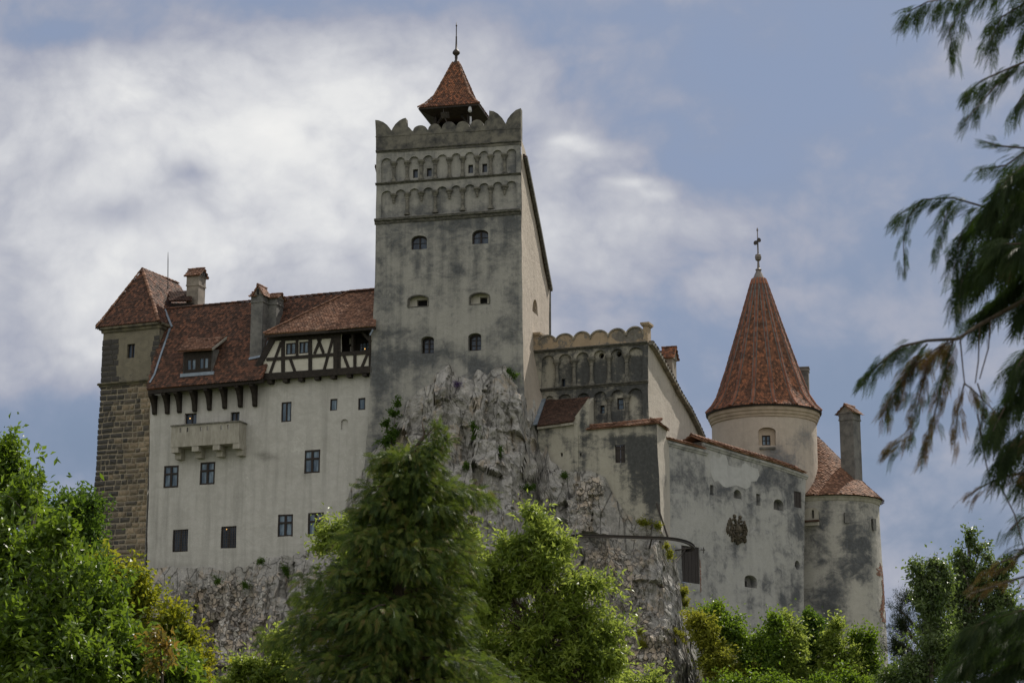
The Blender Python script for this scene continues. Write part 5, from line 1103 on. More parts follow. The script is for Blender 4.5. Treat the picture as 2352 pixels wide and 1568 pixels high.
def rock_mat():
    m, t, p = new_mat('limestone_rock'); g = t.add('ShaderNodeNewGeometry'); pos = g.outputs['Position']
    st = t.add('ShaderNodeAttribute', {'attribute_name': 'stain'}).outputs['Fac']           # where rubble masonry has been built over the crag
    warp = t.add('ShaderNodeTexNoise', None, Vector=pos, Scale=1.6, Detail=4.0)
    wp = t.add('ShaderNodeVectorMath', {'operation': 'MULTIPLY_ADD'}, i0=warp.outputs['Color'], i1=(.55, .55, .55), i2=pos).outputs[0]
    n1 = t.noise(pos, .45, 7, .62, .5); n2 = t.noise(t.mapping(pos, (1.6, 1.6, .35)), 1.2, 8, .7, .6); n3 = t.noise(pos, 9, 6, .7); n4 = t.noise(pos, 2.4, 8, .68, .6)
    vo = t.add('ShaderNodeTexVoronoi', {'feature': 'DISTANCE_TO_EDGE'}, Vector=t.mapping(wp, (1, 1, .82)), Scale=2.7)
    vc = t.add('ShaderNodeTexVoronoi', None, Vector=t.mapping(wp, (1, 1, .82)), Scale=2.7)
    edge = t.step(t.math('ADD', vo.outputs['Distance'], t.math('MULTIPLY', t.math('SUBTRACT', n4, .5), .10)), .0, .10)
    cr = t.add('ShaderNodeTexVoronoi', {'feature': 'DISTANCE_TO_EDGE'}, Vector=t.mapping(t.mix(.22, pos, wp), (1.25, 1.25, .27)), Scale=1.0)
    crack = t.step(t.math('ADD', cr.outputs['Distance'], t.math('MULTIPLY', t.math('SUBTRACT', n4, .5), .06)), .0, .035)
    crag = t.ramp(t.math('ADD', t.math('MULTIPLY', n4, .55), t.math('MULTIPLY', n2, .5)), [(.28, (.095, .095, .093)), (.38, (.23, .226, .216)), (.52, (.34, .33, .312)), (.66, (.47, .453, .42)), (.82, (.60, .58, .54))])
    crag = t.mix(t.math('MULTIPLY', t.step(n1, .54, .68), .5), crag, (.11, .11, .113))
    crag = t.mix(t.math('MULTIPLY', t.step(t.noise(t.mapping(pos, (1, 1, .5), (4, 9, 2)), .9, 7, .66, .5), .54, .64), .75), crag, t.mix(n3, (.36, .29, .215), (.50, .43, .35)))
    crag = t.mix(t.math('MULTIPLY', t.math('SUBTRACT', 1.0, crack), .50), crag, (.035, .035, .033))
    cs = t.add('ShaderNodeSeparateColor', None, Color=vc.outputs['Color']).outputs[0]
    stone = t.ramp(t.math('ADD', t.math('MULTIPLY', cs, .8), t.math('MULTIPLY', t.math('SUBTRACT', n3, .4), .5)), [(.05, (.25, .235, .22)), (.3, (.44, .40, .35)), (.55, (.56, .47, .37)), (.75, (.53, .505, .46)), (1, (.66, .63, .58))])
    stone = t.mix(t.math('MULTIPLY', t.step(n1, .52, .66), .40), stone, (.15, .148, .142))
    rub = t.mix(edge, (.145, .135, .122), stone)
    crag = t.mix(t.math('MULTIPLY', t.step(n3, .50, .68), .45), crag, (.09, .09, .088)); crag = t.mix(t.math('MULTIPLY', t.step(t.noise(pos, 6.0, 5, .7), .58, .70), .5), crag, (.50, .485, .45))
    k = t.step(t.math('ADD', st, t.math('MULTIPLY', t.math('SUBTRACT', n4, .5), 1.1)), .40, .56)
    col = t.mix(k, crag, rub)
    veg = t.math('MULTIPLY', t.step(t.noise(pos, .9, 7, .7, .3), .63, .72), .55); up = t.add('ShaderNodeSeparateXYZ', None, Vector=g.outputs['Normal']).outputs[2]
    col = t.mix(t.math('MULTIPLY', veg, t.step(up, .0, .5)), col, (.075, .085, .03))
    t.set(p, 'Base Color', col); t.set(p, 'Roughness', .95)
    h = t.mix(k, t.add('ShaderNodeCombineColor', None, i0=t.math('ADD', t.math('MULTIPLY', n4, .6), t.math('MULTIPLY', crack, .35))), t.add('ShaderNodeCombineColor', None, i0=t.math('ADD', t.math('MULTIPLY', edge, .55), t.math('MULTIPLY', n3, .3))))
    hs = t.add('ShaderNodeSeparateColor', None, Color=h).outputs[0]; b1 = t.add('ShaderNodeBump', None, Strength=.9, Distance=.22, Height=hs)
    t.set(p, 'Normal', t.add('ShaderNodeBump', None, Strength=.5, Distance=.05, Height=n3, Normal=b1)); return m
def build_cliff():
    ctl = [(120, 1420, FS), (250, 1370, FS), (338, 1306, FW), (400, 1302, FW), (430, 1305, FW), (470, 1303, FW), (520, 1311, FW), (560, 1301, FW), (600, 1284, FW), (650, 1277, FW), (700, 1268, FW), (760, 1232, FW), (790, 1180, FW), (806, 1120, FW), (830, 1090, FW),
           (845, 1050, FT), (870, 1025, FT), (900, 985, FT), (914, 962, FT), (934, 925, FT), (962, 900, FT), (996, 880, FT), (1001, 858, FT), (1034, 840, FT), (1051, 868, FT), (1084, 871, FT), (1096, 852, FT), (1119, 862, FT), (1128, 850, FT), (1157, 842, FT), (1198, 846, FT),
           (1211, 890, FTs), (1228, 936, FTs), (1242, 985, FL), (1257, 1032, FL), (1264, 1062, FL), (1300, 1085, FL), (1330, 1084, FL), (1357, 1083, FL), (1389, 1097, FL), (1406, 1129, FL), (1436, 1180, FL), (1470, 1203, FL), (1500, 1203, FL), (1519, 1219, FL)]
    P = [f.P(x, y) for x, y, f in ctl]
    last = P[-1]
    for x, y, Y in ((1549, 1279, 118.6), (1560, 1324, 118.8), (1568, 1391, 119.0), (1583, 1426, 119.0), (1598, 1497, 118.8), (1608, 1570, 118.5), (1650, 1700, 118), (1750, 1850, 117)): P.append(at(x, y, Y))
    X = np.array([p.x for p in P]); o = np.argsort(X); X = X[o]; Yc = np.array([p.y for p in P])[o]; Zc = np.array([p.z for p in P])[o]
    ks = np.arange(-5, 5.01, .5); Ys = sum(np.interp(X+k, X, Yc) for k in ks*.12)/len(ks)
    xs = np.arange(X[0], X[-1], .105); ss = np.concatenate([[-4.5, -2.0, -.9, -.4, -.15], np.arange(0, 15, .115), np.arange(15, 30, .6)])
    m = MB(); n = len(ss); zb = np.interp(xs, X, Zc); yb = np.interp(xs, X, Ys); zs = np.convolve(np.pad(zb, 12, mode='edge'), np.ones(25)/25, 'valid')
    def zbj(x, z): return z+.16*noise.noise(V3((x*1.7, 3.1, 0)))+.07*noise.noise(V3((x*6, 8.1, 0)))
    rub = [(420, 1400, 150, 110, .40), (560, 1480, 160, 110, .58), (600, 1330, 120, 60, .28), (1360, 1120, 40, 40, .65), (1400, 1280, 110, 70, .48), (1450, 1420, 110, 120, .50), (1500, 1530, 100, 80, .48), (1115, 940, 14, 60, .5), (1060, 950, 30, 14, .4), (1150, 1000, 20, 60, .3), (1215, 960, 16, 70, .4), (1330, 1180, 50, 60, .4), (1545, 1340, 16, 80, -.4), (1580, 1480, 16, 80, -.3)]
    for i, x in enumerate(xs):
        z0 = zbj(x, zb[i])
        for s in ss:
            if s < 0: z = z0-.02-.03*s+.15*noise.noise(V3((x*.8, s, 2))); y = yb[i]-.22-s; q = V3((x, y, z))
            else:
                z = z0-s; dd = max(0, zs[i]-z); q0 = V3((x, 0, z))
                a = noise.fractal(V3((x*.22, 11.3, z*.10)), 1.0, 2.0, 3)                                   # big buttresses
                b = noise.ridged_multi_fractal(V3((x*.62, 4.2, z*.20)), .9, 2.1, 4, 1.0, 2.0)              # vertical ribs
                c = noise.fractal(V3((x*1.5, 7.7, z*1.1)), .8, 2.1, 4); d_ = noise.cell(V3((x*1.25+.35*c, z*.42+.5*a, 5)))
                v = noise.voronoi(V3((x*1.9, z*2.0, .3)))[0]
                g = min(1, .12+s*.5); y = yb[i]-.20-.30*dd-g*(.85*a+.45*(b-1.0)+.30*c+.55*d_+.30*(.5-v[0])+.10*noise.noise(V3((x*5, z*5, 1))))
                q = V3((x+.25*g*noise.noise(V3((x*.9, z*.9, 9))), min(y, yb[i]-.02-.2*g), z))
            m.vert(q, stain_at(q, rub))
    for i in range(len(xs)-1):
        for j in range(n-1): a = i*n+j; m.f.append([a, a+1, a+n+1, a+n])
    ob = m.build('cliff', rock_mat(), None, False, True); ob['kind'] = 'structure'; ob['label'] = 'grey limestone crag patched with rubble masonry under the castle'
    return X, Yc, Zc
CLF = build_cliff()

# ================================================================ vegetation
def quat_frames(dirs, rng, bias=None):
    d = dirs/np.linalg.norm(dirs, axis=1, keepdims=True); r = rng.normal(size=d.shape)
    if bias is not None: r = r*.6+bias
    s = np.cross(d, r); s /= np.linalg.norm(s, axis=1, keepdims=True)+1e-9; return d, s, np.cross(s, d)
def add_leaves(mb, pos, dirs, L, W, rng, fold=.25, bias=None, tone=None):
    n = len(pos); d, s, u = quat_frames(dirs, rng, bias); l = L*rng.uniform(.55, 1.3, (n, 1)); w_ = W*rng.uniform(.75, 1.2, (n, 1))
    v = np.stack([pos, pos+d*l*.45+s*w_+u*l*fold*.3, pos+d*l-u*l*fold*.5, pos+d*l*.45-s*w_+u*l*fold*.3], 1)
    mb.np(v.reshape(-1, 3), np.arange(n*4).reshape(-1, 4), None if tone is None else np.repeat(tone, 4))
def tuft_centres(blobs, n, rng, Y, shell=.5):
    """blobs: (x,y,rx,ry[,depth shift, weight]) in measuring px at distance Y -> points along leafy shoots that grow out of each blob"""
    wts = np.array([b[2]*b[3]*(b[5] if len(b) > 5 else 1) for b in blobs], float); wts /= wts.sum(); pos, out = [], []
    for b, k in zip(blobs, rng.multinomial(n, wts)):
        c = at(b[0], b[1], Y+(b[4] if len(b) > 4 else 0)); mp = mpp(c); rx, rz = b[2]*mp, b[3]*mp; ry = (rx+rz)/2*.9; sc_ = np.array([rx, ry, rz]); ns = max(3, k//5)
        for _ in range(ns):
            for _try in range(7):
                q = rng.normal(size=3); q /= np.linalg.norm(q); e = np.array(c)+q*sc_
                if noise.noise(V3(e)*(1.6/max(.5, (rx+rz)*.5))+V3((b[0], 0, b[1]))) > .03: break
            r1 = rng.uniform(.55, 1.02) if rng.uniform() < .72 else rng.uniform(1.0, 1.45); s0 = rng.uniform(shell*.3, shell)*.8
            side = rng.normal(size=3)*.16
            for j in range(5):
                f = j/4.; rr = s0+(r1-s0)*f; p = np.array(c)+(q+side*f*f)*rr*sc_+np.array([0, 0, .10*f*f*rz]); pos.append(p); dd = q*.8+side+np.array([0, 0, .35*f]); out.append(dd/np.linalg.norm(dd))
    return np.array(pos), np.array(out)
def limb(mb, p0, p1, r0, r1, rng, bend=.12, k=6, n=5):
    p0, p1 = V3(p0), V3(p1); L = (p1-p0).length; j = V3(rng.normal(size=3))*L*bend
    pts = [p0+(p1-p0)*(i/n)+j*math.sin(math.pi*i/n)*(.5+.5*i/n)+UP*L*.06*math.sin(math.pi*i/n) for i in range(n+1)]; mb.tube(pts, [r0+(r1-r0)*i/n for i in range(n+1)], k, False); return pts
def leafy(name, label, cat, blobs, Y, leaf, bark, seed, n_tufts=700, per=18, L=.14, W=.035, sig=.22, group=None, trunk_px=None, ground=None, tr=.18, droop=.3, shell=.45, twigs=.35, fold=.3, upb=.35):
    rng = np.random.default_rng(seed); pos, out = tuft_centres(blobs, n_tufts, rng, Y, shell)
    tx = trunk_px if trunk_px is not None else sum(b[0] for b in blobs)/len(blobs); big = max(b[1]+b[3] for b in blobs); low = at(tx, big, Y); x0 = low.x; gz = ground if ground is not None else hill_z(x0, Y)-.3
    root = thing(name, label, cat, (x0, Y, gz), group); t = MB(); cs = [at(b[0], b[1], Y+(b[4] if len(b) > 4 else 0)) for b in blobs]; topz = max(c.z for c in cs); zlow = min(c.z-b[3]*mpp(c) for c, b in zip(cs, blobs)); zlow = max(zlow, gz+.4)
    top = max(cs, key=lambda c: c.z); spine = [V3((x0, Y, gz)), V3((x0+rng.normal()*.1, Y, gz+(zlow-gz)*.6)), V3((x0*.8+top.x*.2, Y, zlow)), V3((x0*.4+top.x*.6, Y*.6+top.y*.4, (zlow+topz)/2)), top]
    t.tube(spine, [tr*1.25, tr, tr*.85, tr*.5, tr*.12], 8)
    for c, b in zip(cs, blobs):
        f = min(.95, max(.1, (c.z-zlow)/(topz-zlow+.01)-.25)); i = int(f*2); q = f*2-i; base = spine[2+i].lerp(spine[3+min(i, 1)], q) if i < 2 else spine[3]
        pts = limb(t, base, c, tr*.45, tr*.12, rng)
        near = [k for k in range(len(pos)) if (V3(pos[k])-c).length < max(b[2], b[3])*mpp(c)*1.05]
        for k in rng.permutation(near)[:int(len(near)*twigs)]: limb(t, pts[int(rng.integers(2, 6))], pos[k], tr*.10, tr*.03, rng, .08, 4, 3)
    t.build('trunk', bark, root, True)
    P = np.repeat(pos, per, 0); O = np.repeat(out, per, 0); P = P+rng.normal(size=P.shape)*sig*np.clip(rng.lognormal(-.35, .45, (len(P), 1)), .2, 2); d = O*.55+rng.normal(size=P.shape)*.6; d[:, 2] -= droop; m = MB(); tone = np.repeat(np.repeat(rng.beta(1.6, 2.2, len(pos)//5+1), 5)[:len(pos)], per); add_leaves(m, P, d, L, W, rng, fold, np.array([0, 0, upb]), tone); m.build('crown', leaf, root, stain=True); return root
def spray_template(n=7, ang=36, l0=.46, taper=.62, wm=.016, wl=.024, sub=0):
    """a flat pinnate frond of slim diamonds: midrib, side leaflets and (sub) their own side scales"""
    q = []
    def dia(p, a, l, w_):
        c, s = math.cos(a), math.sin(a); q.append([(p[0], p[1]), (p[0]+c*l*.45-s*w_, p[1]+s*l*.45+c*w_), (p[0]+c*l, p[1]+s*l), (p[0]+c*l*.45+s*w_, p[1]+s*l*.45-c*w_)])
    dia((0, 0), 0, 1, wm)
    for i in range(1, n):
        t = i/n; l = l0*(1-t*taper)
        for sgn in (-1, 1):
            a = sgn*R(ang*(1-.25*t)); p = (t*.92+(.35/n if sgn > 0 else 0), 0); dia(p, a, l, wl*(1-.4*t))
            for k in range(sub):
                j = .3+.45*k/max(1, sub-1); pp = (p[0]+math.cos(a)*l*j, math.sin(a)*l*j)
                for s2 in (-1, 1): dia(pp, a+s2*R(24), l*.38*(1-j*.4), wl*.6)
    return np.array(q)
def add_sprays(mb, pos, dirs, L, rng, tmpl, bias, curl=.25, jit=1.0):
    n = len(pos); d, s, u = quat_frames(dirs, rng, bias); T = tmpl.reshape(-1, 2); l = L*rng.uniform(.65, 1.25, n) if np.isscalar(L) else L
    x = T[None, :, 0]*l[:, None]; y = T[None, :, 1]*l[:, None]; zz = -curl*(T[None, :, 0]**2)*l[:, None]-.25*np.abs(T[None, :, 1])*l[:, None]*rng.uniform(0, 1, (n, 1))
    v = pos[:, None]+d[:, None]*x[..., None]+s[:, None]*y[..., None]+u[:, None]*(zz+rng.normal(size=zz.shape)*.012*l[:, None]*jit)[..., None]; v[:, :, 2] -= (T[None, :, 0]**2)*l[:, None]*.18
    mb.np(v.reshape(-1, 3), np.arange(n*len(T)).reshape(-1, 4), np.repeat(rng.uniform(0, 1, n), len(T)))
M['bark'] = plain('brown_bark', (.09, .07, .05), (.045, .036, .028), 9, .95, .6, stretch=(1, 1, .3)); M['bark_grey'] = plain('grey_bark', (.17, .15, .125), (.09, .08, .065), 9, .95, .5, stretch=(1, 1, .3))
G = lambda *c: [(0, c[0]), (.45, c[1]), (1, c[2])]
M['l_fruit'] = leaf_mat('glossy_green_leaves', G((.028, .060, .010), (.065, .115, .016), (.15, .20, .03)), .40, .40, .35, (.34, .50, .03), attr=True)
M['l_oak'] = leaf_mat('yellow_green_oak_leaves', [(0, (.06, .10, .012)), (.5, (.13, .17, .018)), (.8, (.26, .25, .02)), (1, (.42, .34, .02))], .46, .5, .25, (.55, .54, .03), attr=True)
M['l_ash'] = leaf_mat('light_green_leaves', G((.026, .055, .010), (.12, .18, .028), (.34, .40, .09)), .50, .42, .35, (.56, .66, .11), attr=True)
M['l_dark'] = leaf_mat('dark_green_leaves', G((.020, .045, .010), (.045, .09, .015), (.09, .15, .022)), .36, .55, .2, (.24, .40, .03), attr=True)
M['l_bush'] = leaf_mat('bush_leaves', G((.022, .050, .010), (.065, .12, .016), (.19, .25, .03)), .42, .45, .3, (.36, .54, .03), attr=True)
M['l_yellowbush'] = leaf_mat('yellowish_bush_leaves', G((.07, .10, .014), (.16, .18, .022), (.30, .28, .04)), .42, .55, .2, (.50, .50, .05), attr=True)
M['l_poplar'] = leaf_mat('silvery_green_leaves', G((.020, .042, .016), (.060, .095, .034), (.20, .25, .11)), .34, .40, .4, (.32, .46, .06), attr=True)
M['l_pine'] = leaf_mat('dark_pine_needles', G((.012, .022, .009), (.026, .042, .016), (.052, .072, .026)), .10, .6, .2, (.06, .10, .03), 1.5)
M['l_cyp'] = leaf_mat('cypress_sprays', [(0, (.006, .014, .004)), (.32, (.016, .034, .008)), (.52, (.050, .086, .018)), (.74, (.12, .15, .032)), (.88, (.17, .13, .045)), (1, (.12, .07, .035))], .32, .55, .20, (.26, .36, .04), 2.2, attr=True)
M['l_cypnear'] = leaf_mat('near_cypress_sprays', [(0, (.008, .014, .007)), (.5, (.017, .030, .011)), (.82, (.036, .055, .018)), (1, (.085, .055, .03))], .17, .6, .12, (.15, .28, .03), 6.0, attr=True)
M['l_cypbrown'] = leaf_mat('browning_cypress_sprays', [(0, (.028, .024, .012)), (.4, (.060, .045, .020)), (.7, (.12, .058, .026)), (1, (.07, .10, .02))], .28, .6, .12, (.24, .18, .05), 9.0, attr=True)

# far left trees
leafy('leafy_tree', 'tall light green tree rising at the left edge behind the nearer foliage', 'tree', [(12, 1036, 42, 36), (40, 1080, 36, 40), (-40, 1070, 60, 60), (25, 1130, 60, 60), (-60, 1150, 90, 100)], 72, M['l_bush'], M['bark'], 1, 650, 16, .24, .06, .24, trunk_px=-30, ground=0)
leafy('leafy_tree', 'dark green tree between the left edge and the stone tower', 'tree', [(205, 1165, 34, 50), (150, 1190, 55, 62), (210, 1240, 45, 80), (110, 1230, 60, 90), (170, 1320, 80, 80), (75, 1180, 50, 55)], 88, M['l_dark'], M['bark'], 2, 800, 16, .26, .065, .26, trunk_px=165)
leafy('fruit_tree', 'large glossy green broadleaf tree filling the lower left corner', 'tree', [(60, 1170, 85, 75, 1), (30, 1290, 100, 110), (150, 1250, 60, 70, -.5), (120, 1370, 110, 110, -1), (235, 1430, 95, 95, -1), (60, 1490, 130, 130, -1.5), (290, 1520, 110, 90, -1), (180, 1530, 120, 90, -2), (385, 1530, 80, 80), (-30, 1400, 120, 160, 1), (200, 1340, 45, 40), (420, 1570, 60, 50)], 40, M['l_fruit'], M['bark_grey'], 3, 2000, 13, .19, .044, .14, trunk_px=150, ground=0, tr=.16, shell=.35)
leafy('oak_tree', 'young oak with yellow green leaves in front of the stone tower foot', 'tree', [(235, 1305, 34, 30), (305, 1310, 30, 40), (250, 1350, 50, 40), (320, 1360, 34, 45), (270, 1420, 70, 60), (390, 1420, 38, 34), (350, 1470, 70, 60), (430, 1470, 40, 40), (440, 1530, 45, 45)], 56, M['l_oak'], M['bark'], 4, 950, 16, .15, .045, .16, trunk_px=300, ground=0, tr=.10)
leafy('sapling', 'red tipped sapling with coppery leaves among the lower left foliage', 'tree', [(365, 1455, 26, 22), (388, 1488, 26, 22), (360, 1510, 30, 24)], 37.5, leaf_mat('coppery_leaves', G((.05, .10, .016), (.11, .13, .02), (.28, .14, .04)), .4, .4, .4, (.5, .3, .05)), M['bark'], 5, 40, 7, .15, .036, .12, trunk_px=375, ground=0, tr=.03)
# trees in the middle
leafy('ash_tree', 'bright green ash tree standing right of the dark cypress', 'tree', [(1230, 1180, 24, 34), (1232, 1235, 42, 40), (1290, 1260, 36, 40), (1180, 1270, 50, 44), (1130, 1310, 40, 40), (1118, 1400, 44, 50), (1130, 1500, 56, 60), (1240, 1320, 80, 60), (1330, 1330, 55, 45), (1160, 1360, 60, 60), (1300, 1400, 90, 60), (1395, 1440, 40, 34), (1350, 1460, 50, 44), (1220, 1460, 100, 70), (1400, 1520, 40, 44), (1340, 1500, 90, 60), (1260, 1560, 120, 60), (1370, 1550, 60, 50)], 74, M['l_ash'], M['bark'], 6, 1850, 16, .30, .044, .21, trunk_px=1245, ground=0, tr=.16, droop=.15, shell=.4)
leafy('ash_tree', 'light green tree peeping out left of the dark cypress by the lowest windows', 'tree', [(752, 1225, 22, 26), (790, 1215, 20, 34), (805, 1260, 40, 44), (745, 1265, 26, 24), (840, 1320, 60, 60), (1070, 1250, 40, 44), (1060, 1330, 60, 60)], 73, M['l_ash'], M['bark'], 7, 520, 18, .22, .040, .22, trunk_px=850, ground=0, tr=.13)
leafy('ash_tree', 'pale green leafy shoots in front of the rubble wall at the bottom edge', 'tree', [(560, 1530, 24, 28), (600, 1555, 50, 40), (640, 1470, 26, 22), (650, 1540, 40, 40), (540, 1575, 40, 30)], 62, M['l_ash'], M['bark'], 8, 300, 16, .20, .040, .18, trunk_px=600, ground=0, tr=.06)
leafy('ash_tree', 'low leafy treetop at the bottom edge below the rubble crag', 'tree', [(1480, 1580, 60, 34), (1420, 1590, 50, 30)], 80, M['l_ash'], M['bark'], 9, 130, 16, .22, .042, .2, trunk_px=1450, ground=0, tr=.05)
leafy('sapling', 'yellow leaved sapling poking up at the bottom edge left of the rubble wall', 'tree', [(455, 1520, 16, 26), (462, 1555, 24, 26)], 52, M['l_oak'], M['bark'], 10, 60, 14, .13, .04, .10, trunk_px=458, ground=0, tr=.03)

# the big cypress
def build_cypress():
    Y = 60.0; rng = np.random.default_rng(21); x0 = at(935, 1560, Y).x; root = thing('cypress_tree', 'tall dark conifer with drooping scaly sprays in front of the crag', 'tree', (x0, Y, 0))
    prof = [(962, 992, 14), (985, 1004, 26), (1010, 1008, 26), (1030, 960, 64), (1060, 932, 84), (1090, 945, 112), (1130, 950, 132), (1180, 945, 122), (1220, 928, 140), (1255, 912, 172), (1290, 900, 196), (1340, 902, 214), (1400, 900, 214), (1450, 908, 226), (1500, 918, 244), (1560, 912, 254), (1640, 912, 262)]; py = np.array([p[0] for p in prof]); px_ = np.array([p[1] for p in prof]); ph = np.array([p[2] for p in prof]); t = MB(); A, D, Ls = [], [], []
    tr = [V3((x0, Y, 0))]+[at(np.interp(y, py, px_)*.6+.4*930, y, Y) for y in (1640, 1400, 1200, 1060, 1000, 968)]; t.tube(tr, [.34, .26, .2, .14, .09, .05, .015], 8)
    def cloud(c, n, rx_, ry_, rz_, dirn, Lr):
        for _ in range(n):
            q = rng.normal(size=3); q /= np.linalg.norm(q); rr = rng.uniform(0, 1.1)**.5; A.append(c+V3((q[0]*rx_*rr, q[1]*ry_*rr, q[2]*rz_*rr)))
            D.append(dirn*(.45+.6*rng.uniform())+V3(q)*.45+V3(rng.normal(size=3))*.28-UP*(.05+.65*rng.uniform())); Ls.append(rng.uniform(*Lr))
    for x, y, r, n in ((1003, 974, .17, 40), (997, 990, .25, 55), (1014, 1004, .27, 60), (1030, 1012, .15, 28), (988, 1018, .22, 36), (1010, 1032, .2, 30), (900, 1040, .26, 16), (862, 1074, .30, 20), (935, 1036, .30, 22)):
        c = at(x, y, Y-.1); b = at(np.interp(y+30, py, px_)*.6+.4*930, y+30, Y); limb(t, b, c, .022, .006, rng, .03, 5); cloud(c, n, r, r, r*.8, V3((.2*np.sign(x-950), 0, .5)), (.16, .32))
    y = 1040
    while y < 1700:
        hw = np.interp(y, py, ph); cx = np.interp(y, py, px_); nb = 5 if y < 1150 else (6 if y < 1380 else 8); ph0 = rng.uniform(0, 6.28)
        for k in range(nb):
            yy = y+rng.uniform(-22, 22); a = ph0+6.283*k/nb+rng.uniform(-.35, .35); mp = .0133; Lb = hw*mp*rng.choice([rng.uniform(.50, .82), rng.uniform(.82, 1.02), rng.uniform(1.02, 1.24)], p=[.38, .44, .18])
            dr = V3((math.cos(a), math.sin(a)*.9, 0)); tip = at(cx, yy, Y)+dr*Lb; base = at(np.interp(yy, py, px_)*.5+.5*930, yy+rng.uniform(0, 25), Y); pts = [base.lerp(tip, f)+UP*(Lb*(.20*f-.26*f*f)) for f in (0, .25, .5, .75, 1)]
            t.tube(pts, [.055, .042, .03, .018, .007], 5, False); wd = (.16+.13*Lb)*rng.uniform(.8, 1.25)
            for f in np.arange(.34, 1.02, .22 if Lb > 1.5 else .3):
                i0 = min(int(f*4), 3); p = pts[i0].lerp(pts[i0+1], f*4-i0); lat = V3((-dr.y, dr.x, 0)); env = wd*(.65+.7*math.sin(math.pi*min(1, f*.8)))
                for sd_ in (-.8, 0, .8): cloud(p+lat*(sd_*env)-UP*(.10*abs(sd_)+.05), int(8+11*rng.uniform()), env*.62, env*.62, .15+.05*Lb*.5, (dr+lat*sd_*.6), (.24, .52))
            if rng.uniform() < .15: t.tube([tip-dr*.4-UP*.1, tip+dr*.25-UP*.25], [.012, .004], 4, False)
        y += 30 if y < 1200 else 34
    t.build('trunk', M['bark'], root, True); m = MB(); add_sprays(m, np.array(A), np.array(D), np.array(Ls), rng, spray_template(7, 36, .44, .55, .022, .036), np.array([0, -.9, .5]), .2); m.build('crown', M['l_cyp'], root, stain=True)
build_cypress()

# slope bushes below the curtain wall and bastion
for i, (lab, blobs, Y, mt, seed, n) in enumerate((
    ('yellow green grassy bush hanging over the right edge of the crag', [(1600, 1430, 26, 26), (1625, 1470, 34, 40), (1650, 1520, 44, 46), (1660, 1570, 50, 36)], 114, 'l_yellowbush', 31, 480),
    ('bright bush at the foot of the curtain wall below the plank door', [(1640, 1402, 14, 22), (1622, 1418, 28, 20), (1665, 1440, 30, 34), (1700, 1470, 34, 34)], 115.5, 'l_bush', 32, 420),
    ('leafy bush below the middle of the curtain wall', [(1748, 1468, 26, 24), (1782, 1436, 12, 34), (1768, 1475, 24, 30), (1760, 1500, 50, 40), (1720, 1530, 50, 44)], 115, 'l_bush', 33, 520),
    ('large leaved bush growing up the seam between curtain wall and bastion', [(1804, 1424, 10, 28), (1820, 1448, 14, 24), (1826, 1480, 34, 30), (1800, 1510, 50, 40), (1780, 1560, 60, 36)], 116, 'l_ash', 34, 520),
    ('dark shaded bush in the corner below the bastion', [(1862, 1428, 22, 24), (1872, 1482, 40, 36), (1850, 1540, 50, 44)], 118, 'l_dark', 35, 480),
    ('light green bush in front of the bastion foot', [(1926, 1438, 12, 28), (1900, 1466, 20, 22), (1918, 1498, 40, 32), (1940, 1540, 50, 40), (1880, 1560, 50, 36)], 117, 'l_ash', 36, 520),
    ('low tangle of undergrowth along the bottom edge below the bastion', [(1690, 1575, 60, 30), (1780, 1580, 70, 34), (1880, 1585, 70, 32), (1970, 1575, 50, 34)], 112, 'l_bush', 38, 420),
    ('bush with wind-blown leaves beside the right rim of the bastion', [(1968, 1462, 12, 24), (2002, 1476, 12, 26), (1990, 1502, 26, 28), (1985, 1540, 32, 40)], 118, 'l_bush', 37, 360),
)): leafy('bush', lab, 'bush', blobs, Y, M[mt], M['bark'], seed, n, 18, .24, .065, .24, 'bushes on the slope below the walls', tr=.06, shell=.2)
# trees on the right beyond the bastion
leafy('pine_tree', 'dark pine tree just right of the bastion', 'tree', [(2135, 1300, 16, 18), (2120, 1335, 26, 18), (2085, 1372, 34, 16), (2140, 1380, 40, 24), (2065, 1400, 26, 18), (2070, 1440, 42, 26), (2060, 1485, 44, 24), (2130, 1440, 50, 40), (2090, 1530, 60, 36), (2160, 1500, 60, 60)], 116, M['l_pine'], M['bark'], 41, 1250, 22, .26, .012, .16, trunk_px=2125, tr=.2, droop=-.2, shell=.25, upb=.1)
leafy('poplar_tree', 'silvery green upright tree beside the dark pine', 'tree', [(2108, 1296, 9, 28), (2140, 1284, 10, 30), (2165, 1300, 9, 26), (2160, 1330, 26, 30), (2120, 1340, 30, 34), (2140, 1390, 40, 50), (2150, 1470, 60, 60), (2110, 1540, 70, 40), (2060, 1560, 50, 30)], 104, M['l_poplar'], M['bark_grey'], 42, 760, 16, .25, .065, .22, trunk_px=2135, tr=.16, shell=.35)
leafy('poplar_tree', 'taller upright tree with pointed top right of the pine', 'tree', [(2222, 1232, 9, 30), (2250, 1258, 12, 30), (2205, 1285, 10, 26), (2275, 1290, 12, 26), (2318, 1300, 10, 20), (2190, 1390, 34, 50), (2178, 1362, 22, 34), (2290, 1390, 40, 40), (2222, 1290, 30, 36), (2200, 1330, 24, 34), (2240, 1350, 50, 44), (2300, 1330, 30, 34), (2300, 1370, 36, 30), (2240, 1430, 60, 56), (2180, 1440, 40, 50), (2330, 1420, 44, 40), (2200, 1530, 80, 50), (2310, 1500, 60, 60)], 108, M['l_poplar'], M['bark_grey'], 43, 1050, 16, .25, .065, .22, trunk_px=2235, tr=.18, shell=.35)
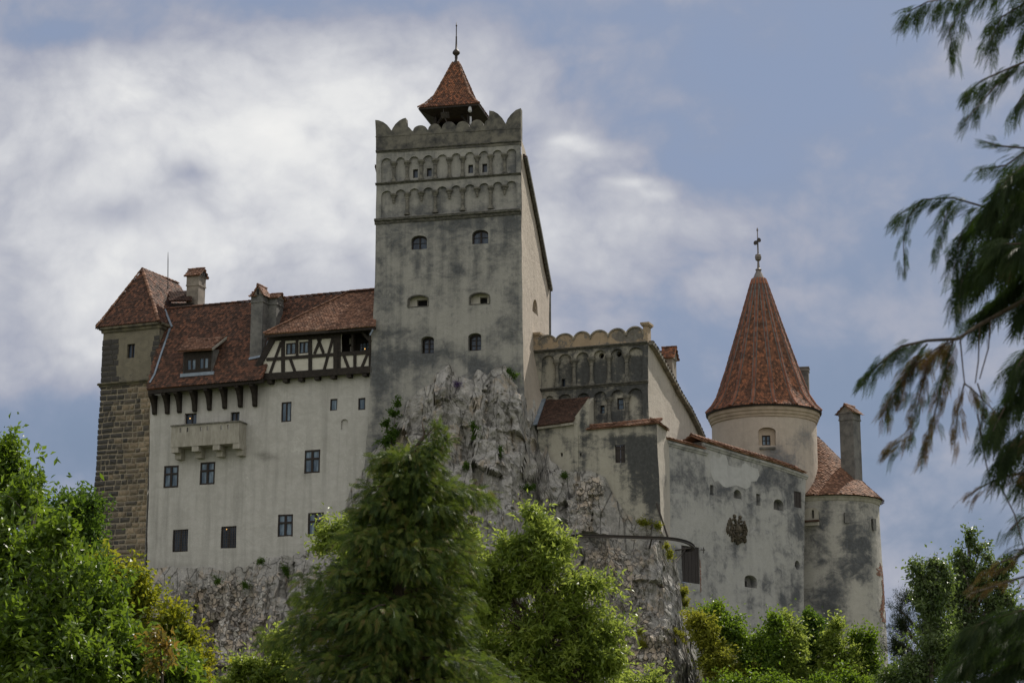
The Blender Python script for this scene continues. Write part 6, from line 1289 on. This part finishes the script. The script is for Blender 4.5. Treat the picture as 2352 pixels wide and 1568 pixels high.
# plants rooted in the walls and the rock
def on_rock(x, y, d=.35):
    best = None; p = at(x, y, 118.5); k = int(np.argmin(abs(CLF[0]-p.x))); Yb = float(np.interp(p.x, CLF[0], CLF[1])); P = at(x, y, Yb); dz = max(0, float(np.interp(P.x, CLF[0], CLF[2]))-P.z); return Yb-.35-.30*dz-d
for lab, blobs, mt, seed, n, L in (
    ('feathery sapling growing from the keep wall left of the crag', [(912, 925, 6, 12), (905, 950, 16, 10), (885, 972, 12, 14), (900, 995, 20, 18), (890, 1012, 16, 12)], 'l_dark', 51, 150, .17), ('small shrub clinging to the middle of the crag', [(1090, 985, 12, 16), (1094, 1004, 10, 10)], 'l_dark', 52, 70, .13), ('tuft of grass on the ledge below the low block', [(1232, 1128, 26, 9), (1270, 1112, 22, 8)], 'l_yellowbush', 53, 100, .13),
    ('grassy ledge plants across the lower crag', [(1210, 1120, 40, 6), (1180, 1134, 20, 5)], 'l_dark', 65, 60, .12), ('ivy sprig on the dark crag left of the ledge', [(1150, 1030, 6, 10), (1146, 1046, 5, 6)], 'l_dark', 66, 40, .10), ('brownish weeds low in the rubble right of the ash', [(1480, 1480, 10, 12), (1470, 1450, 8, 8)], 'l_yellowbush', 67, 60, .11), ('round green cushion plant at the left foot of the low block', [(1299, 1093, 8, 6)], 'l_dark', 54, 40, .10), ('small plant on the crag just above the iron rail', [(1287, 1198, 7, 6), (1330, 1213, 8, 5)], 'l_dark', 55, 40, .10), ('grass growing along the top of the rubble below the side wall', [(1480, 1200, 24, 5), (1508, 1207, 12, 5)], 'l_yellowbush', 56, 80, .12), ('mossy green tuft on the rock edge beside the plank door', [(1530, 1255, 6, 10), (1540, 1272, 7, 10)], 'l_yellowbush', 57, 70, .12), ('grass tuft low on the right edge of the crag', [(1555, 1460, 14, 14)], 'l_yellowbush', 58, 70, .13), ('dry grass hanging at the rock edge under the door', [(1570, 1360, 7, 22), (1575, 1385, 6, 14)], 'l_yellowbush', 59, 90, .13), ('dark tuft on the crag above the cypress top', [(1072, 1070, 8, 8)], 'l_dark', 60, 40, .11), ('dark weed under the white wall left of the cypress', [(596, 1287, 9, 8), (655, 1310, 14, 10)], 'l_dark', 61, 70, .12), ('weed on the crag below the white wall corner', [(500, 1330, 8, 14), (560, 1345, 12, 7)], 'l_dark', 62, 70, .11), ('small violet flowered clump high on the crag under the keep', [(1050, 883, 8, 4)], 'violet', 63, 40, .08), ('green growth at the top of the crag by the keep corner', [(1168, 852, 12, 5), (1180, 862, 8, 5)], 'l_dark', 64, 50, .10)):
    b0 = blobs[0]; Y = on_rock(b0[0], b0[1]); mt_ = M[mt] if mt != 'violet' else leaf_mat('violet_flowers', G((.05, .04, .10), (.16, .09, .30), (.06, .08, .03)), .2)
    leafy('plant', lab, 'plant', blobs, Y, mt_, M['bark'], seed, n, 14, L, L*.28, .10, 'plants rooted in the rock', tr=.02, ground=at(blobs[-1][0], blobs[-1][1]+8, Y).z, shell=.1, twigs=.2)

# near cypress whose branches hang into the right side of the view
def build_near():
    Y = 8.0; rng = np.random.default_rng(77); X0 = at(2720, 800, Y).x; root = thing('cypress_tree', 'close dark cypress branches hanging in from the right edge', 'tree', (X0, Y, 0)); t = MB(); br = MB(); gm, bm_ = MB(), MB(); T2 = spray_template(6, 22, .56, .36, .015, .022, 0)
    t.tube([V3((X0, Y, 0)), V3((X0, Y, 2.2)), V3((X0-.02, Y, 4.5))], [.13, .11, .07], 10); t.build('trunk', M['bark'], root, True)
    def branch(pts, hang, dens=1.0, Ls=(.10, .20), mat='g', fan=.5, dy=0.0, r=.006, start=0.0, both=False):
        P = [at(x, y, Y+dy+rng.normal()*.05) for x, y in pts]; base = V3((X0, Y+dy*.3, P[0].z+.05)); fine = [base.lerp(P[0], .5)+UP*.03]+P; 
        if pts[0][0] > 2380: br.tube([base]+fine, [r*2.4, r*1.8]+[r*(1-.75*i/len(P)) for i in range(len(P))], 6, False)
        else: br.tube(P, [r*.6*(1-.7*i/len(P)) for i in range(len(P))], 5, False)
        L = sum((b-a).length for a, b in zip(P, P[1:])); n = max(4, int(L/.0125*dens)); A, D, S = [], [], []
        for k in range(n):
            f = (start+(1-start)*(k+rng.uniform())/n)*(len(P)-1); i = min(int(f), len(P)-2); p = P[i].lerp(P[i+1], f-i); dv = (P[i+1]-P[i]).normalized()
            for h in range(2 if both else 1):
                A.append(p+V3(rng.normal(size=3))*.012); D.append(dv*(fan+.6*rng.uniform())+V3((-.12+rng.normal()*.22, rng.normal()*.45, rng.normal()*.20))-UP*hang*rng.uniform(.2, 1.3)); S.append(rng.uniform(*Ls)*1.1*(1.0-.25*f/len(P)))
        A.append(P[-1]-(P[-1]-P[-2])*.3); D.append((P[-1]-P[-2]).normalized()); S.append(Ls[0]*.9)
        add_sprays(gm if mat == 'g' else bm_, np.array(A), np.array(D), np.array(S), rng, T2, np.array([0, -1.2, .5]), .12, .6)
    # each line: path of the branch in measuring px, how strongly its sprays hang
    branch([(2420, -70), (2300, -40), (2200, -10), (2130, 5), (2085, 28)], .7, 1.2, (.08, .15)); branch([(2280, -40), (2210, 20), (2180, 70), (2190, 120)], .6, 1, (.06, .12)); branch([(2420, -30), (2350, 10), (2300, 40), (2275, 95)], .7, 1.5, (.08, .15)); branch([(2420, 0), (2370, 40), (2350, 90)], .8, 1.3, (.08, .15))
    branch([(2440, 110), (2360, 140), (2300, 165), (2255, 185), (2222, 212)], .55, 1.2, (.07, .13)); branch([(2340, 150), (2280, 205), (2215, 280)], .3, 1, (.05, .10)); branch([(2420, 130), (2370, 190), (2330, 250)], .6, 1.2, (.07, .13))
    branch([(2440, 320), (2360, 345), (2310, 380), (2250, 390)], .3, .8, (.06, .11)); branch([(2430, 330), (2350, 340), (2290, 335), (2262, 325)], -.1, .8, (.05, .09))
    for pth in ([(2440, 350), (2350, 380), (2300, 430), (2270, 480)], [(2440, 400), (2360, 450), (2300, 520), (2260, 600)], [(2440, 450), (2370, 520), (2310, 600), (2230, 640)], [(2440, 520), (2380, 600), (2320, 660), (2250, 720)], [(2440, 600), (2390, 650), (2350, 700)], [(2440, 420), (2380, 420), (2330, 470)], [(2430, 500), (2350, 560), (2290, 560)]): branch(pth, .75, 1.5, (.09, .17), both=True, dy=rng.normal()*.2)
    branch([(2440, 520), (2330, 500), (2250, 472), (2190, 455), (2120, 458), (2055, 500)], .55, 1.0, (.07, .13)); branch([(2120, 458), (2085, 500), (2075, 560), (2078, 630)], .7, 1.0, (.04, .08)); branch([(2190, 460), (2170, 500), (2160, 570)], .7, 1.2, (.05, .10)); branch([(2260, 480), (2210, 530), (2190, 620)], .7, 1.5, (.07, .13)); branch([(2300, 490), (2240, 560), (2210, 640), (2200, 700)], .7, 1.6, (.07, .13))
    branch([(2440, 640), (2352, 690), (2300, 718), (2240, 752), (2200, 778), (2130, 782), (2070, 795), (2020, 835), (1985, 870)], .6, .9, (.05, .11), start=.62, r=.011)
    for pth in ([(2200, 778), (2150, 800), (2100, 840), (2050, 900), (2035, 950)], [(2180, 780), (2130, 830), (2110, 920), (2090, 1000), (2040, 1030)], [(2190, 780), (2170, 850), (2150, 940), (2120, 1040)], [(2130, 790), (2080, 850), (2060, 920)]): branch(pth, .6, 1.1, (.05, .10), 'b'); branch(pth, .7, .6, (.05, .10), 'g')
    branch([(2215, 880), (2240, 900), (2290, 950), (2300, 1010)], .7, .9, (.05, .10), 'b'); branch([(2215, 880), (2200, 940), (2195, 1010)], .7, .9, (.05, .09), 'b'); branch([(2245, 880), (2260, 930), (2250, 1000)], .7, .8, (.05, .09), 'g')
    for pth in ([(2205, 775), (2212, 850), (2216, 885)], [(2250, 745), (2247, 830), (2240, 880)], [(2275, 735), (2270, 800), (2250, 870)], [(2245, 950), (2262, 1050), (2275, 1110)], [(2290, 1100), (2330, 1180), (2352, 1260)]): br.tube([at(x, y, Y) for x, y in pth], [.0035, .003, .0025], 5, False)
    for pth in ([(2440, 760), (2370, 800), (2330, 850)], [(2440, 820), (2370, 870), (2310, 930), (2280, 990)], [(2440, 900), (2390, 960), (2330, 1010), (2300, 1060)], [(2440, 960), (2400, 1020), (2350, 1090)]): branch(pth, .8, 1.4, (.09, .16), both=True)
    branch([(2440, 1060), (2352, 1085), (2300, 1095), (2250, 1120), (2215, 1145)], .3, .9, (.04, .08), 'b'); branch([(2440, 1130), (2360, 1180), (2320, 1215)], .4, .9, (.06, .10)); branch([(2440, 1240), (2352, 1270), (2300, 1290), (2260, 1320)], .3, .9, (.04, .09), 'b'); branch([(2440, 1240), (2370, 1260), (2330, 1262)], .3, .8, (.05, .09)); branch([(2440, 1300), (2330, 1330), (2270, 1350), (2230, 1362)], .2, .8, (.04, .08), 'b')
    for pth in ([(2440, 1370), (2350, 1400), (2280, 1420), (2230, 1440)], [(2440, 1420), (2340, 1460), (2260, 1490), (2200, 1520)], [(2440, 1470), (2340, 1520), (2260, 1560), (2190, 1600)], [(2440, 1540), (2350, 1580), (2260, 1610)], [(2440, 1440), (2370, 1440), (2310, 1470)]): branch(pth, .6, 1.7, (.09, .16), both=True, dy=rng.normal()*.2)
    br.build('branches', M['bark'], root); gm.build('crown', M['l_cypnear'], root, stain=True); bm_.build('browning_foliage', M['l_cypbrown'], root, stain=True)
build_near()
clean()
